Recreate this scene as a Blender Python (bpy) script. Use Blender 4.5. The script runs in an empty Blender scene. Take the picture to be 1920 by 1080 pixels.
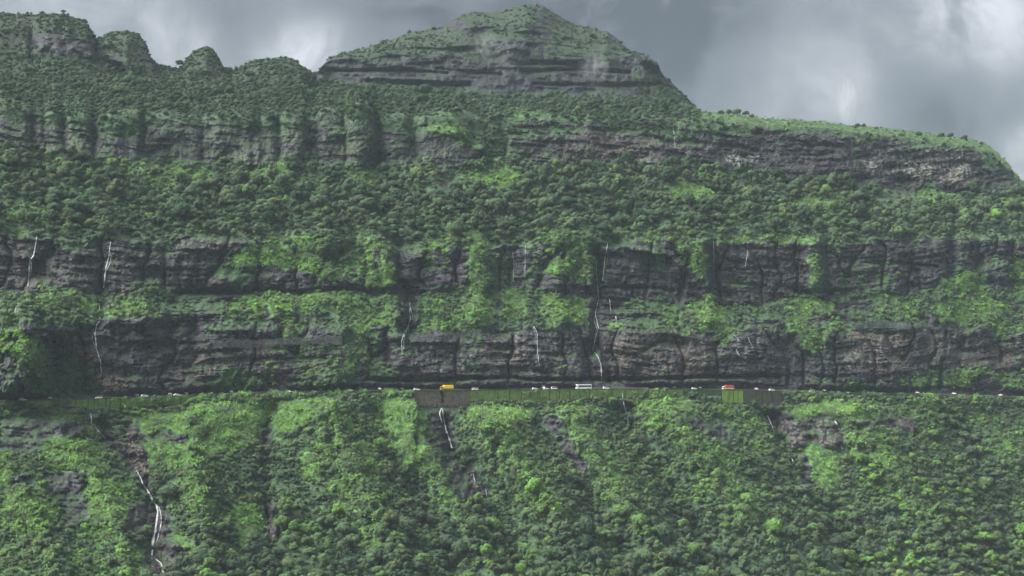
import bpy, bmesh, math, random
import numpy as np
from mathutils import Vector, Matrix, Euler
random.seed(7); RNG = np.random.default_rng(11)
scene = bpy.context.scene
COL = scene.collection

# ------------------------------------------------------------------ camera
W, H, HFOV = 1920.0, 1080.0, math.radians(36.0)
F = (W / 2) / math.tan(HFOV / 2)              # focal length in photo pixels
HORIZON = 640.0
PITCH = math.atan((HORIZON - 540.0) / F)
cd = bpy.data.cameras.new('camera'); cam = bpy.data.objects.new('camera', cd); COL.objects.link(cam)
cd.sensor_width = 36.0; cd.angle = HFOV; cd.clip_start = 1.0; cd.clip_end = 20000.0
cam.location = (0, 0, 0); cam.rotation_euler = (math.pi / 2 + PITCH, 0, 0)
scene.camera = cam

# ------------------------------------------------------------------ light, sky, exposure
SUN_EL, SUN_AZ = math.radians(50), math.radians(-108)   # azimuth from +Y, clockwise: light from behind-left
sl = bpy.data.lights.new('sun', 'SUN'); sl.energy = 1.5; sl.angle = math.radians(50); sl.color = (1.0, 0.97, 0.92)
so = bpy.data.objects.new('sun', sl); COL.objects.link(so)
sd = Vector((math.sin(SUN_AZ) * math.cos(SUN_EL), math.cos(SUN_AZ) * math.cos(SUN_EL), math.sin(SUN_EL)))
so.rotation_euler = (-sd).to_track_quat('-Z', 'Y').to_euler()
so.location = (-200, -200, 900)

SKY_L, HAZE = 0.031, 3.9e-5
world = bpy.data.worlds.new('World'); scene.world = world; world.use_nodes = True
def pxdir(px, py):
    u, v = (px - 960) / F, (540 - py) / F
    d = Vector((u, math.cos(PITCH) - v * math.sin(PITCH), math.sin(PITCH) + v * math.cos(PITCH)))
    return d.normalized()
class NT:
    """small helper for node trees"""
    def __init__(s, tree): s.t = tree; s.n = tree.nodes; s.l = tree.links
    def node(s, typ, **kw):
        nd = s.n.new(typ)
        for k, v in kw.items(): setattr(nd, k, v)
        return nd
    def put(s, sock, v):
        if isinstance(v, bpy.types.NodeSocket): s.l.new(v, sock)
        else:
            if hasattr(sock.default_value, '__len__') and not hasattr(v, '__len__'): v = (v, v, v)
            if hasattr(sock.default_value, '__len__') and len(sock.default_value) == 4 and len(v) == 3: v = (*v, 1)
            sock.default_value = v
    def math(s, op, a, b=0.0, c=0.0, clamp=False):
        nd = s.node('ShaderNodeMath', operation=op, use_clamp=clamp)
        for i, v in enumerate((a, b, c)): s.put(nd.inputs[i], v)
        return nd.outputs[0]
    def vmath(s, op, a, b=(0, 0, 0), out=0):
        nd = s.node('ShaderNodeVectorMath', operation=op)
        s.put(nd.inputs[0], a)
        if op == 'SCALE': s.put(nd.inputs['Scale'], b)
        else: s.put(nd.inputs[1], b)
        return nd.outputs[out]
    def noise(s, vec, scale, detail=4, rough=0.55, dist=0.0, out='Fac'):
        nd = s.node('ShaderNodeTexNoise')
        s.put(nd.inputs['Vector'], vec); s.put(nd.inputs['Scale'], scale); s.put(nd.inputs['Detail'], detail)
        s.put(nd.inputs['Roughness'], rough); s.put(nd.inputs['Distortion'], dist)
        return nd.outputs[out]
    def smooth(s, v, a, b, lo=0.0, hi=1.0):
        nd = s.node('ShaderNodeMapRange', interpolation_type='SMOOTHSTEP')
        for i, x in enumerate((v, a, b, lo, hi)): s.put(nd.inputs[i], x)
        return nd.outputs[0]
    def mix(s, f, a, b, blend='MIX'):
        nd = s.node('ShaderNodeMix', data_type='RGBA', blend_type=blend)
        s.put(nd.inputs[0], f); s.put(nd.inputs[6], a); s.put(nd.inputs[7], b)
        return nd.outputs[2]
    def ramp(s, f, stops):
        nd = s.node('ShaderNodeValToRGB'); cr = nd.color_ramp
        while len(cr.elements) < len(stops): cr.elements.new(0.5)
        for e, (p, c) in zip(cr.elements, stops): e.position = p; e.color = (*c, 1)
        s.put(nd.inputs[0], f); return nd.outputs[0]
wn = NT(world.node_tree); wn.n.clear()
out = wn.node('ShaderNodeOutputWorld'); bg = wn.node('ShaderNodeBackground')
tc = wn.node('ShaderNodeTexCoord'); D = tc.outputs['Generated']
sky = wn.node('ShaderNodeTexSky'); sky.sky_type = 'NISHITA'; sky.sun_disc = False
sky.sun_elevation = SUN_EL; sky.sun_rotation = SUN_AZ
skyc = wn.vmath('SCALE', sky.outputs[0], 0.05)
sep = wn.node('ShaderNodeSeparateXYZ'); wn.put(sep.inputs[0], D)
up = wn.math('MAXIMUM', sep.outputs[2], 0.0)
# overcast luminance: three times brighter overhead than at the horizon
cie = wn.math('MULTIPLY_ADD', up, 2.0 * SKY_L, SKY_L)
warp = wn.vmath('ADD', D, wn.vmath('SCALE', wn.vmath('SUBTRACT', wn.noise(D, 9.0, 3, out='Color'), (0.5, 0.5, 0.5)), 0.07))
sv = wn.vmath('MULTIPLY', warp, (1.1, 1.1, 0.95))
n1 = wn.noise(sv, 7.0, 5, 0.5)
n2 = wn.noise(sv, 24.0, 6, 0.6, 0.4)
cl = wn.math('ADD', wn.math('MULTIPLY', wn.math('SUBTRACT', n1, 0.5), 0.5), wn.math('MULTIPLY', wn.math('SUBTRACT', n2, 0.5), 0.75))
cl = wn.math('ADD', cl, 1.0)
n2s = wn.smooth(n2, .28, .72, .25, 1.6)
# breaks and darker banks of the cloud deck, placed by compass direction
for px, py, rad, amp in ((90, 0, .05, .35), (410, 20, .04, -.3), (300, 95, .028, .55), (372, 118, .02, .5), (590, 98, .024, 1.1), (650, 80, .025, .45), (700, 30, .045, -.3), (880, 0, .07, -.4), (1150, 30, .06, -.45), (1330, 20, .05, -.3), (1290, 120, .045, -.3),
                         (1470, 140, .035, .22), (1580, 185, .022, .45), (1720, 30, .04, .45), (1870, 18, .035, 1.0), (1700, 195, .04, -.35), (1850, 185, .05, -.35), (1932, 295, .025, .9)):
    dd = wn.vmath('DISTANCE', warp, tuple(pxdir(px, py)), out=1)
    g = wn.math('POWER', 2.718, wn.math('MULTIPLY', wn.math('POWER', wn.math('DIVIDE', dd, rad), 2.0), -1.0))
    cl = wn.math('ADD', cl, wn.math('MULTIPLY', g, wn.math('MULTIPLY', n2s, amp)))
cl = wn.math('MAXIMUM', cl, 0.35)
lum = wn.math('MULTIPLY', cie, cl)
cloudc = wn.vmath('MULTIPLY', wn.mix(wn.smooth(cl, 0.7, 1.6), (0.89, 0.97, 1.06), (0.95, 1.0, 1.05)), (1, 1, 1))
cloudc = wn.vmath('SCALE', cloudc, lum)
wn.put(bg.inputs[0], wn.mix(0.95, skyc, cloudc)); wn.put(bg.inputs[1], 1.0)
wn.l.new(bg.outputs[0], out.inputs[0])

scene.view_settings.view_transform = 'Standard'; scene.view_settings.look = 'None'
scene.view_settings.gamma = 1.0; scene.view_settings.exposure = 2.92; scene.view_settings.use_curve_mapping = False
scene.cycles.use_denoising = True
scene.cycles.max_bounces = 5; scene.cycles.diffuse_bounces = 3; scene.cycles.transparent_max_bounces = 8
scene.cycles.volume_bounces = 0; scene.cycles.volume_step_rate = 4.0; scene.cycles.volume_max_steps = 48

# ------------------------------------------------------------------ numpy helpers
_perm = RNG.permutation(4096)
_ga = RNG.random(4096) * 2 * np.pi
_gx, _gy = np.cos(_ga), np.sin(_ga)
def pnoise(x, y, seed=0):
    """2-D gradient noise, about -0.7..0.7"""
    x = np.asarray(x, float) + seed * 37.7; y = np.asarray(y, float) + seed * 91.3
    xi, yi = np.floor(x).astype(np.int64), np.floor(y).astype(np.int64)
    xf, yf = x - xi, y - yi
    u = xf * xf * xf * (xf * (xf * 6 - 15) + 10); v = yf * yf * yf * (yf * (yf * 6 - 15) + 10)
    def g(ix, iy, fx, fy):
        h = _perm[(_perm[ix & 4095] + iy) & 4095]
        return _gx[h] * fx + _gy[h] * fy
    a = g(xi, yi, xf, yf); b = g(xi + 1, yi, xf - 1, yf)
    c = g(xi, yi + 1, xf, yf - 1); d = g(xi + 1, yi + 1, xf - 1, yf - 1)
    return (a + u * (b - a)) * (1 - v) + (c + u * (d - c)) * v
def fbm(x, y, octs=4, seed=0, gain=0.5):
    s = 0; a = 1.0
    for i in range(octs):
        s = s + a * pnoise(x * 2 ** i, y * 2 ** i, seed + i * 3); a *= gain
    return s
def sstep(a, b, x):
    t = np.clip((x - a) / (b - a), 0, 1); return t * t * (3 - 2 * t)
def blur(a, n, axis):
    k = np.ones(2 * n + 1) / (2 * n + 1)
    p = [(0, 0)] * 2; p[axis] = (n, n)
    c = np.cumsum(np.pad(a, p, mode='edge'), axis=axis)
    z = np.zeros_like(np.take(c, [0], axis))
    c = np.concatenate([z, c], axis)
    m = a.shape[axis]
    return (np.take(c, range(2 * n + 1, 2 * n + 1 + m), axis) - np.take(c, range(0, m), axis)) / (2 * n + 1)
CT, ST = math.cos(PITCH), math.sin(PITCH)
def world_at(px, py, Y):
    """point at distance Y that the photograph shows at (px, py)"""
    u, v = (px - 960) / F, (540 - py) / F
    ry = CT - v * ST
    return u * Y / ry, Y, (ST + v * CT) * Y / ry
def row_of(z, Y):
    return 540 - F * np.tan(np.arctan2(z, Y) - PITCH)
def at(px, py, Y): return Vector([float(c) for c in world_at(px, py, Y)])

# ------------------------------------------------------------------ terrain: strata lines of the mountain
def line(pts):
    p = np.array(pts, float); return lambda x: np.interp(x, p[:, 0], p[:, 1])
colpx = np.concatenate([np.arange(-900, -240, 24), np.arange(-240, -40, 8), np.arange(-40, 1960, 2), np.arange(1960, 2160, 8), np.arange(2160, 2900, 24)]).astype(float)
NC = len(colpx)
SKY = line([(-900, 60), (-300, 45), (-60, 27), (0, 25), (60, 27), (100, 25), (130, 30), (160, 37), (167, 50), (172, 68), (181, 77), (190, 73), (203, 61), (220, 58), (240, 57), (262, 66), (273, 82), (279, 104), (290, 119), (303, 131),
            (333, 131), (345, 120), (358, 100), (372, 89), (388, 86), (398, 88), (406, 100), (416, 118), (424, 134), (432, 137), (442, 131), (468, 116), (500, 110), (530, 107), (550, 110), (560, 121), (566, 127), (582, 139), (594, 139), (600, 127), (615, 111),
            (640, 101), (690, 88), (715, 80), (740, 72), (770, 60), (830, 51), (840, 44), (856, 32), (870, 26), (890, 21), (925, 24), (960, 15), (985, 10), (1005, 9), (1022, 13), (1040, 24), (1075, 45), (1110, 53), (1140, 60), (1160, 75), (1180, 97), (1210, 103),
            (1234, 118), (1240, 135), (1260, 160), (1280, 180), (1300, 199), (1312, 208), (1340, 214), (1415, 218), (1430, 222), (1500, 226), (1560, 231), (1600, 237), (1640, 240), (1700, 246), (1760, 255), (1820, 262), (1848, 271), (1868, 286), (1888, 305), (1900, 322),
            (1914, 338), (1960, 352), (2060, 395), (2300, 470), (2900, 560)])
RD = line([(-900, 800), (-200, 762), (0, 752), (150, 748), (300, 742.5), (400, 738), (600, 733), (900, 730.5), (1200, 728), (1400, 731), (1600, 736), (1800, 741), (1920, 745), (2200, 755), (2900, 770)])
YR = line([(-900, 800), (-200, 925), (0, 960), (500, 1050), (960, 1120), (1400, 1180), (1920, 1270), (2200, 1330), (2900, 1450)])
WALLH = line([(-900, 20), (0, 24), (60, 18), (150, 20), (165, 28), (340, 24), (372, 7), (740, 6), (774, 8), (778, 33), (876, 33), (886, 22), (930, 24), (1020, 26), (1100, 22), (1170, 18), (1290, 13), (1348, 16), (1354, 26), (1460, 26), (1475, 11), (1700, 8), (1920, 8), (2900, 12)])
C1T = line([(-900, 600), (0, 600), (400, 602), (600, 608), (750, 624), (1100, 622), (1300, 618), (1500, 624), (1700, 606), (1800, 628), (1920, 622), (2900, 640)])
C2B = line([(-900, 545), (0, 545), (250, 548), (400, 560), (600, 545), (750, 552), (900, 535), (1000, 540), (1150, 566), (1300, 566), (1400, 562), (1500, 556), (1700, 545), (1800, 522), (1920, 545), (2900, 560)])
C2T = line([(-900, 445), (0, 442), (200, 452), (420, 446), (500, 452), (740, 460), (850, 466), (970, 456), (1140, 452), (1300, 454), (1500, 451), (1700, 450), (1920, 446), (2200, 500), (2900, 585)])
C3B = line([(-900, 265), (0, 268), (100, 284), (180, 292), (250, 298), (400, 305), (600, 306), (720, 310), (850, 308), (930, 306), (1000, 311), (1200, 311), (1350, 318), (1450, 330), (1550, 342), (1650, 354), (1780, 366), (1880, 358), (1960, 364), (2060, 405), (2300, 480), (2900, 570)])
C3T = line([(-900, 200), (0, 200), (70, 206), (180, 221), (280, 212), (450, 220), (550, 214), (680, 204), (800, 216), (950, 214), (1100, 216), (1300, 222), (1400, 230), (1500, 236), (1600, 246), (1700, 256), (1800, 272), (1848, 284), (2900, 561)])
C4B = line([(-900, 118), (0, 120), (150, 132), (290, 152), (430, 158), (590, 160), (750, 162), (900, 175), (1100, 181), (1250, 188), (1300, 205), (2900, 200)])
C4T = line([(-900, 60), (0, 60), (160, 75), (270, 110), (330, 138), (430, 141), (590, 141), (620, 112), (750, 107), (850, 110), (1000, 108), (1200, 106), (1236, 120), (1300, 204), (2900, 190)])
x = colpx
jit = lambda amp, sc, s: amp * fbm(x / sc, np.zeros_like(x), 4, s)
S_ = SKY(x) + np.where((x > 600), 1.0, 1.0) * jit(2.2, 14, 50) + jit(1.6, 60, 51)
R_ = RD(x); Yr = YR(x)
rC4T = np.maximum(C4T(x) + jit(12, 60, 1), S_ + 1.5)
rC4B = np.maximum(C4B(x) + jit(5, 60, 2), rC4T + 2.0)
edges_ = np.array([-240, -120, -30, 62, 120, 176, 268, 381, 472, 522, 588, 640, 708, 780, 905, 1020, 1150, 1263, 1400, 1530, 1600, 1700, 1860, 2000], float)
col_amp = np.array([.7, .5, .9, .5, .8, 1., .6, 1., .3, .9, .7, 1.3, .5, 1.0, .9, .3, .4, .3, .4, .3, .3, .4, .3])
def column_u(q): k = np.clip(np.searchsorted(edges_, q) - 1, 0, len(edges_) - 2); return np.clip(2 * (q - .5 * (edges_[k] + edges_[k + 1])) / (edges_[k + 1] - edges_[k]), -1, 1), col_amp[k]
u_, a_ = column_u(x + 34 * fbm(x / 70, x * 0, 3, 181))
rC3T = np.maximum(C3T(x) + jit(9, 45, 3) + (8 - 20 * a_ * (1 - u_ ** 2)) * (1 - sstep(880, 960, x)), rC4B + 7.0)
rC3B = np.maximum(C3B(x) + jit(9, 50, 4), rC3T + 8.0)
rC2T = np.maximum(C2T(x) + jit(12, 40, 5), rC3B + 15)
rC2B = C2B(x) + jit(22, 70, 6); rC1T = C1T(x) + jit(20, 60, 7)
rC2B = np.maximum(rC2B, rC2T + 10); rC1T = np.maximum(rC1T, rC2B + 10)
zroad = world_at(x, R_, Yr)[2] - 0.55          # the wall's coping stands 0.55 m above the road
right = sstep(1240, 1420, x)                  # the plateau on the right has no summit behind it
leftp = 1 - sstep(560, 620, x)
Ys = [Yr - 300, Yr - 195, Yr - 95, Yr - 1.1, Yr + 1.0, Yr + 13.5, Yr + 31, Yr + 62, Yr + 77, Yr + 185, Yr + 206,
      Yr + 560 - right * 210 - leftp * 120, Yr + 585 - right * 200 - leftp * 110, Yr + 690 - right * 230 - leftp * 150]
Rs = [np.full(NC, 1330.), np.full(NC, 1200.), np.full(NC, 1000.), R_ + WALLH(x), row_of(zroad - 0.25, Yr + 1.0), row_of(zroad - 0.15, Yr + 13.5),
      rC1T, rC2B, rC2T, rC3B, rC3T, rC4B, rC4T, S_]
SEG = [6, 100, 124, 7, 5, 62, 42, 52, 78, 46, 46, 32, 56]
rows, Yv, band, tt = [], [], [], []
for k, n in enumerate(SEG):
    last = k == len(SEG) - 1
    for i in range(n + (1 if last else 0)):
        t = i / n
        rows.append(Rs[k] + (Rs[k + 1] - Rs[k]) * t)
        ty = t ** 1.7 if last else t
        Yv.append(Ys[k] + (Ys[k + 1] - Ys[k]) * ty)
        band.append(k); tt.append(t)
P = np.array(rows); Y = np.array(Yv); band = np.array(band); tt = np.array(tt)
NR = P.shape[0]
PX = np.broadcast_to(x, P.shape).copy()
# round the profile a little away from the road
Yb = blur(blur(Y, 3, 0), 3, 0)
wroad = sstep(6, 26, P - (R_ + WALLH(x))) + sstep(2, 16, (row_of(zroad, Yr + 13.5)) - P)
wroad = np.clip(wroad, 0, 1)
Y = Y + (Yb - Y) * wroad

# ---- spurs and gullies: (polyline in photo, half width in px, push in metres: + recess, - spur)
def seg_dist(px, py, pts):
    d = np.full(px.shape, 1e9)
    for (x0, y0), (x1, y1) in zip(pts[:-1], pts[1:]):
        dx, dy = x1 - x0, y1 - y0; L = dx * dx + dy * dy
        t = np.clip(((px - x0) * dx + (py - y0) * dy) / L, 0, 1)
        d = np.minimum(d, np.hypot(px - x0 - t * dx, py - y0 - t * dy))
    return d
RELIEF = [
    # below the road
    ([(172, 775), (210, 835), (250, 870), (268, 905), (294, 950), (288, 1020), (305, 1090), (320, 1200)], 34, 9),
    ([(110, 800), (150, 860), (190, 930), (230, 1010), (250, 1200)], 30, -6),
    ([(0, 860), (50, 930), (100, 1040), (130, 1200)], 40, -7),
    ([(350, 770), (360, 850), (380, 960), (400, 1100)], 45, -8),
    ([(512, 745), (498, 820), (495, 900), (505, 1000), (520, 1120)], 22, 8),
    ([(610, 745), (640, 830), (690, 930), (760, 1080), (800, 1200)], 42, -10),
    ([(700, 760), (735, 850), (790, 950), (850, 1080), (880, 1200)], 22, 8),
    ([(760, 750), (800, 850), (860, 960), (930, 1080), (980, 1200)], 30, -6),
    ([(828, 760), (846, 840), (885, 895), (925, 960), (960, 1060), (990, 1200)], 26, 11),
    ([(900, 760), (960, 850), (1040, 960), (1110, 1080), (1180, 1200)], 40, -10),
    ([(1000, 790), (1050, 860), (1100, 930), (1180, 1060), (1240, 1200)], 20, 6),
    ([(1060, 760), (1110, 850), (1180, 960), (1260, 1080), (1320, 1200)], 36, -8),
    ([(1168, 745), (1180, 800), (1230, 880), (1300, 980), (1360, 1080), (1400, 1200)], 26, 9),
    ([(1250, 750), (1310, 850), (1390, 960), (1470, 1080)], 40, -8),
    ([(1445, 770), (1470, 840), (1525, 925), (1600, 1040), (1650, 1200)], 28, 9),
    ([(1600, 770), (1660, 860), (1740, 970), (1800, 1080)], 50, -9),
    ([(1780, 790), (1850, 880), (1900, 980), (1940, 1080)], 36, 7),
    # cliff above the road
    ([(40, 590), (50, 640), (45, 700)], 46, -20), ([(0, 600), (10, 720)], 40, -8),
    ([(100, 640), (110, 690)], 14, 5), ([(250, 610), (255, 720)], 10, -2),
    ([(725, 620), (728, 680)], 9, 4), ([(1105, 640), (1100, 700)], 8, 5), ([(1118, 470), (1122, 560), (1118, 600), (1120, 640), (1112, 660)], 10, 6),
    ([(748, 455), (745, 520), (770, 570), (765, 620)], 11, 8), ([(705, 455), (735, 520), (750, 580)], 26, -11),
    ([(893, 450), (895, 530), (890, 600)], 20, -7), ([(965, 455), (955, 530), (962, 600)], 18, 3), ([(1050, 450), (1048, 520), (1050, 600)], 24, -8),
    ([(1095, 440), (1108, 530)], 12, -7), ([(1260, 445), (1300, 480), (1325, 530), (1330, 600)], 13, -7), ([(1338, 455), (1345, 540)], 8, 4),
    ([(1525, 460), (1530, 540)], 16, -6), ([(1550, 455), (1550, 545)], 10, 3), ([(1790, 400), (1785, 520)], 9, 7), ([(1832, 400), (1838, 520)], 8, 6), ([(1895, 460), (1905, 540)], 8, 5),
    ([(1740, 600), (1800, 650), (1840, 670)], 13, 5),
    ([(120, 555), (130, 590)], 40, -9), ([(255, 560), (260, 580)], 40, -8), ([(192, 540), (188, 600)], 12, 5), ([(30, 545), (25, 600)], 14, 6),
    ([(690, 711), (800, 714), (960, 708), (1000, 712), (1180, 712), (1300, 708), (1460, 706)], 4, 5.5), ([(880, 695), (980, 692), (1040, 700)], 6, 3),
    ([(330, 549), (450, 548), (560, 549), (640, 545)], 4.5, 5), ([(1120, 540), (1200, 538), (1260, 545)], 4, 3.5), ([(1290, 645), (1240, 640), (1200, 660)], 4, 3), ([(310, 612), (420, 608)], 12, 3), ([(500, 600), (640, 605)], 11, 3.5),
    ([(70, 500), (105, 530)], 14, 4), ([(330, 505), (345, 540)], 8, -3), ([(350, 520), (400, 530), (440, 525)], 10, -4),
    ([(1130, 470), (1180, 464), (1260, 480), (1310, 520)], 6, -3), ([(1460, 500), (1340, 508)], 3, 2), ([(1620, 492), (1700, 494), (1760, 500)], 3, 3), ([(1600, 545), (1500, 550)], 5, 3),
    # upper cliff columns and clefts
    ([(62, 215), (64, 280)], 8, 9), ([(120, 210), (118, 285)], 9, 10), ([(176, 215), (176, 290)], 7, 9), ([(268, 220), (265, 290)], 5, 8), ([(381, 235), (379, 300)], 5, 8), ([(472, 235), (474, 300)], 7, 7),
    ([(520, 215), (524, 290)], 8, 7), ([(585, 230), (590, 300)], 12, 11), ([(708, 215), (715, 300)], 9, 11), ([(778, 225), (782, 300)], 9, 10), ([(670, 205), (672, 290)], 26, -8), ([(745, 215), (752, 290)], 20, -7), ([(555, 205), (560, 280)], 20, -7),
    ([(850, 230), (850, 290)], 40, -6), ([(935, 225), (930, 290)], 22, 7), ([(905, 275), (950, 310), (985, 345)], 14, -8), ([(1020, 255), (1025, 280)], 8, 4), ([(1263, 220), (1264, 300)], 8, 3), ([(1130, 285), (1180, 270)], 4, 3),
    ([(1100, 250), (1110, 300)], 40, -3),
    # terrace spurs
    ([(480, 300), (560, 380), (620, 440)], 30, -9), ([(790, 330), (840, 400), (860, 450)], 30, -8), ([(700, 310), (730, 400), (745, 450)], 24, 8), ([(1000, 340), (1060, 390), (1100, 440)], 30, -8), ([(960, 330), (990, 420)], 22, 6),
    ([(1240, 330), (1300, 380), (1330, 440)], 40, -7), ([(1500, 345), (1560, 400)], 40, -6), ([(1690, 345), (1750, 420)], 26, 5), ([(130, 290), (180, 380)], 40, -6), ([(300, 300), (310, 420)], 30, 5), ([(420, 300), (410, 420)], 24, 5),
    # pinnacles and summit
    ([(181, 77), (186, 110), (230, 140)], 10, 22), ([(310, 131), (318, 165)], 16, 14), ([(430, 138), (432, 160)], 9, 14), ([(590, 139), (588, 170)], 10, 20),
    ([(95, 50), (110, 110)], 46, -14), ([(58, 40), (60, 110)], 6, 8), ([(235, 75), (238, 120)], 26, -12), ([(385, 100), (388, 130)], 20, -9), ([(520, 118), (520, 140)], 34, -8),
    ([(610, 133), (760, 132), (840, 138)], 3, 7), ([(980, 134), (1080, 130), (1180, 136)], 3, 7), ([(700, 146), (820, 150)], 3, -6), ([(1000, 158), (1150, 160), (1240, 158)], 3, 6), ([(760, 90), (860, 96), (900, 90)], 4, 7), ([(1060, 75), (1130, 84)], 5, 7), ([(930, 60), (1010, 66)], 4, 6), ([(690, 152), (760, 156), (880, 160)], 3, 6), ([(820, 130), (940, 140)], 4, 5), ([(1000, 118), (1120, 120)], 4, 5),
    ([(850, 40), (890, 48), (920, 40)], 14, -8), ([(1210, 108), (1236, 125)], 12, -14), ([(1150, 85), (1190, 110)], 14, 8), ([(1000, 20), (960, 80)], 30, -8), ([(900, 60), (930, 100)], 16, 10),
]
REL = np.zeros_like(P)
for pts, hw, amp in RELIEF:
    a = np.array(pts, float)
    c0, c1 = np.searchsorted(colpx, [a[:, 0].min() - 3 * hw, a[:, 0].max() + 3 * hw])
    sub = P[:, c0:c1]
    rsel = np.where((sub.max(1) > a[:, 1].min() - 3 * hw) & (sub.min(1) < a[:, 1].max() + 3 * hw))[0]
    if len(rsel) == 0 or c1 <= c0: continue
    r0, r1 = rsel[0], rsel[-1] + 1
    px_, py_ = PX[r0:r1, c0:c1], P[r0:r1, c0:c1]
    wx = px_ + hw * 0.5 * fbm(px_ / 22, py_ / 22, 3, 20); wy = py_ + hw * 0.3 * fbm(px_ / 22, py_ / 22, 3, 23)
    d = seg_dist(wx, wy, a)
    fall_ = np.exp(-1.25 * d / hw) if a[:, 1].mean() > 760 else np.exp(-(d / hw) ** 2)
    if a[:, 1].mean() > 760: REL[r0:r1, c0:c1] += np.sign(amp) * np.exp(-(d / (hw * .75)) ** 2)
    Y[r0:r1, c0:c1] += ((2.9 if amp < 0 else 1.8) if a[:, 1].mean() > 760 else (.55 if 195 < a[:, 1].mean() < 310 else 1.5)) * amp * fall_ * wroad[r0:r1, c0:c1]

# ---- rounded columns of the upper cliff, buttresses of the lower cliffs
pxw = PX + 34 * fbm(PX / 70, PX * 0, 3, 181) + 16 * fbm(PX / 40, P / 40, 3, 180)
uu, ca = column_u(pxw)
win = sstep(14, -4, P - rC3B) * sstep(-30, 4, P - rC3T)
Y -= 7 * ca * np.sqrt(1 - np.abs(uu) ** 2.2) * win * (1 - .65 * sstep(860, 960, PX))
Xb, _, Zb = world_at(PX, P, Y)
nb = fbm(Xb / 34 + .25 * fbm(Xb / 40, Zb / 25, 2, 185), Zb / 160, 2, 186)
clf = ((band == 5) | (band == 7))[:, None]
clfw = blur(np.broadcast_to(clf, P.shape).astype(float), 6, 0) * wroad
Y += clfw * (5.5 * np.exp(-(nb / .035) ** 2) - 7.5 * np.abs(nb) ** .8)

# ---- what grows where (regions of the mountain face)
wx = PX + 15 * fbm(PX / 34, P / 34, 5, 30, .6); wy = P + 13 * fbm(PX / 34, P / 34, 5, 35, .6)
rock = np.zeros_like(P); grass = np.zeros_like(P); tree = np.zeros_like(P); shrub = np.zeros_like(P); brown = np.zeros_like(P); pale = np.zeros_like(P); bare = np.zeros_like(P)
base = {0: (0, 0, 1, .3), 1: (0, .1, 1, .3), 2: (0, .28, .52, .75), 3: (.6, .4, 0, .2), 4: (1, 0, 0, 0), 5: (1, 0, 0, .05), 6: (.42, .28, .03, .6), 7: (1, 0, 0, .05), 8: (0, .28, .82, .45), 9: (.9, .12, 0, .1),
        10: (0.1, .2, .55, .65), 11: (.85, .1, 0, .1), 12: (.52, .22, .0, .3)}
for k, (a, b, c, d) in base.items():
    m = band == k; rock[m] = a; grass[m] = b; tree[m] = c; shrub[m] = d
t2 = tt[:, None]
m9 = (band == 9) & (tt > 0.62); rock[m9] = .35; grass[m9] = .45; shrub[m9] = .35
lm = (band >= 11)[:, None] & (PX < 590); rock[lm] = .48; grass[lm] = .2; shrub[lm] = .5
plat = (band >= 10)[:, None] & (PX > 1310); rock[plat] = 0; grass[plat] = .75; tree[plat] = 0.0; shrub[plat] = .05
SET = {'R': (1, 0, 0, 0), 'G': (0, 1, 0, .45), 'g': (.05, .6, .12, .8), 'S': (.1, .2, .1, 1), 'T': (0, 0, 1, .2), 'M': (.55, .25, 0, .45), 'm': (.75, .1, 0, .25), 'K': (.95, .02, 0, .1)}
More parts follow.
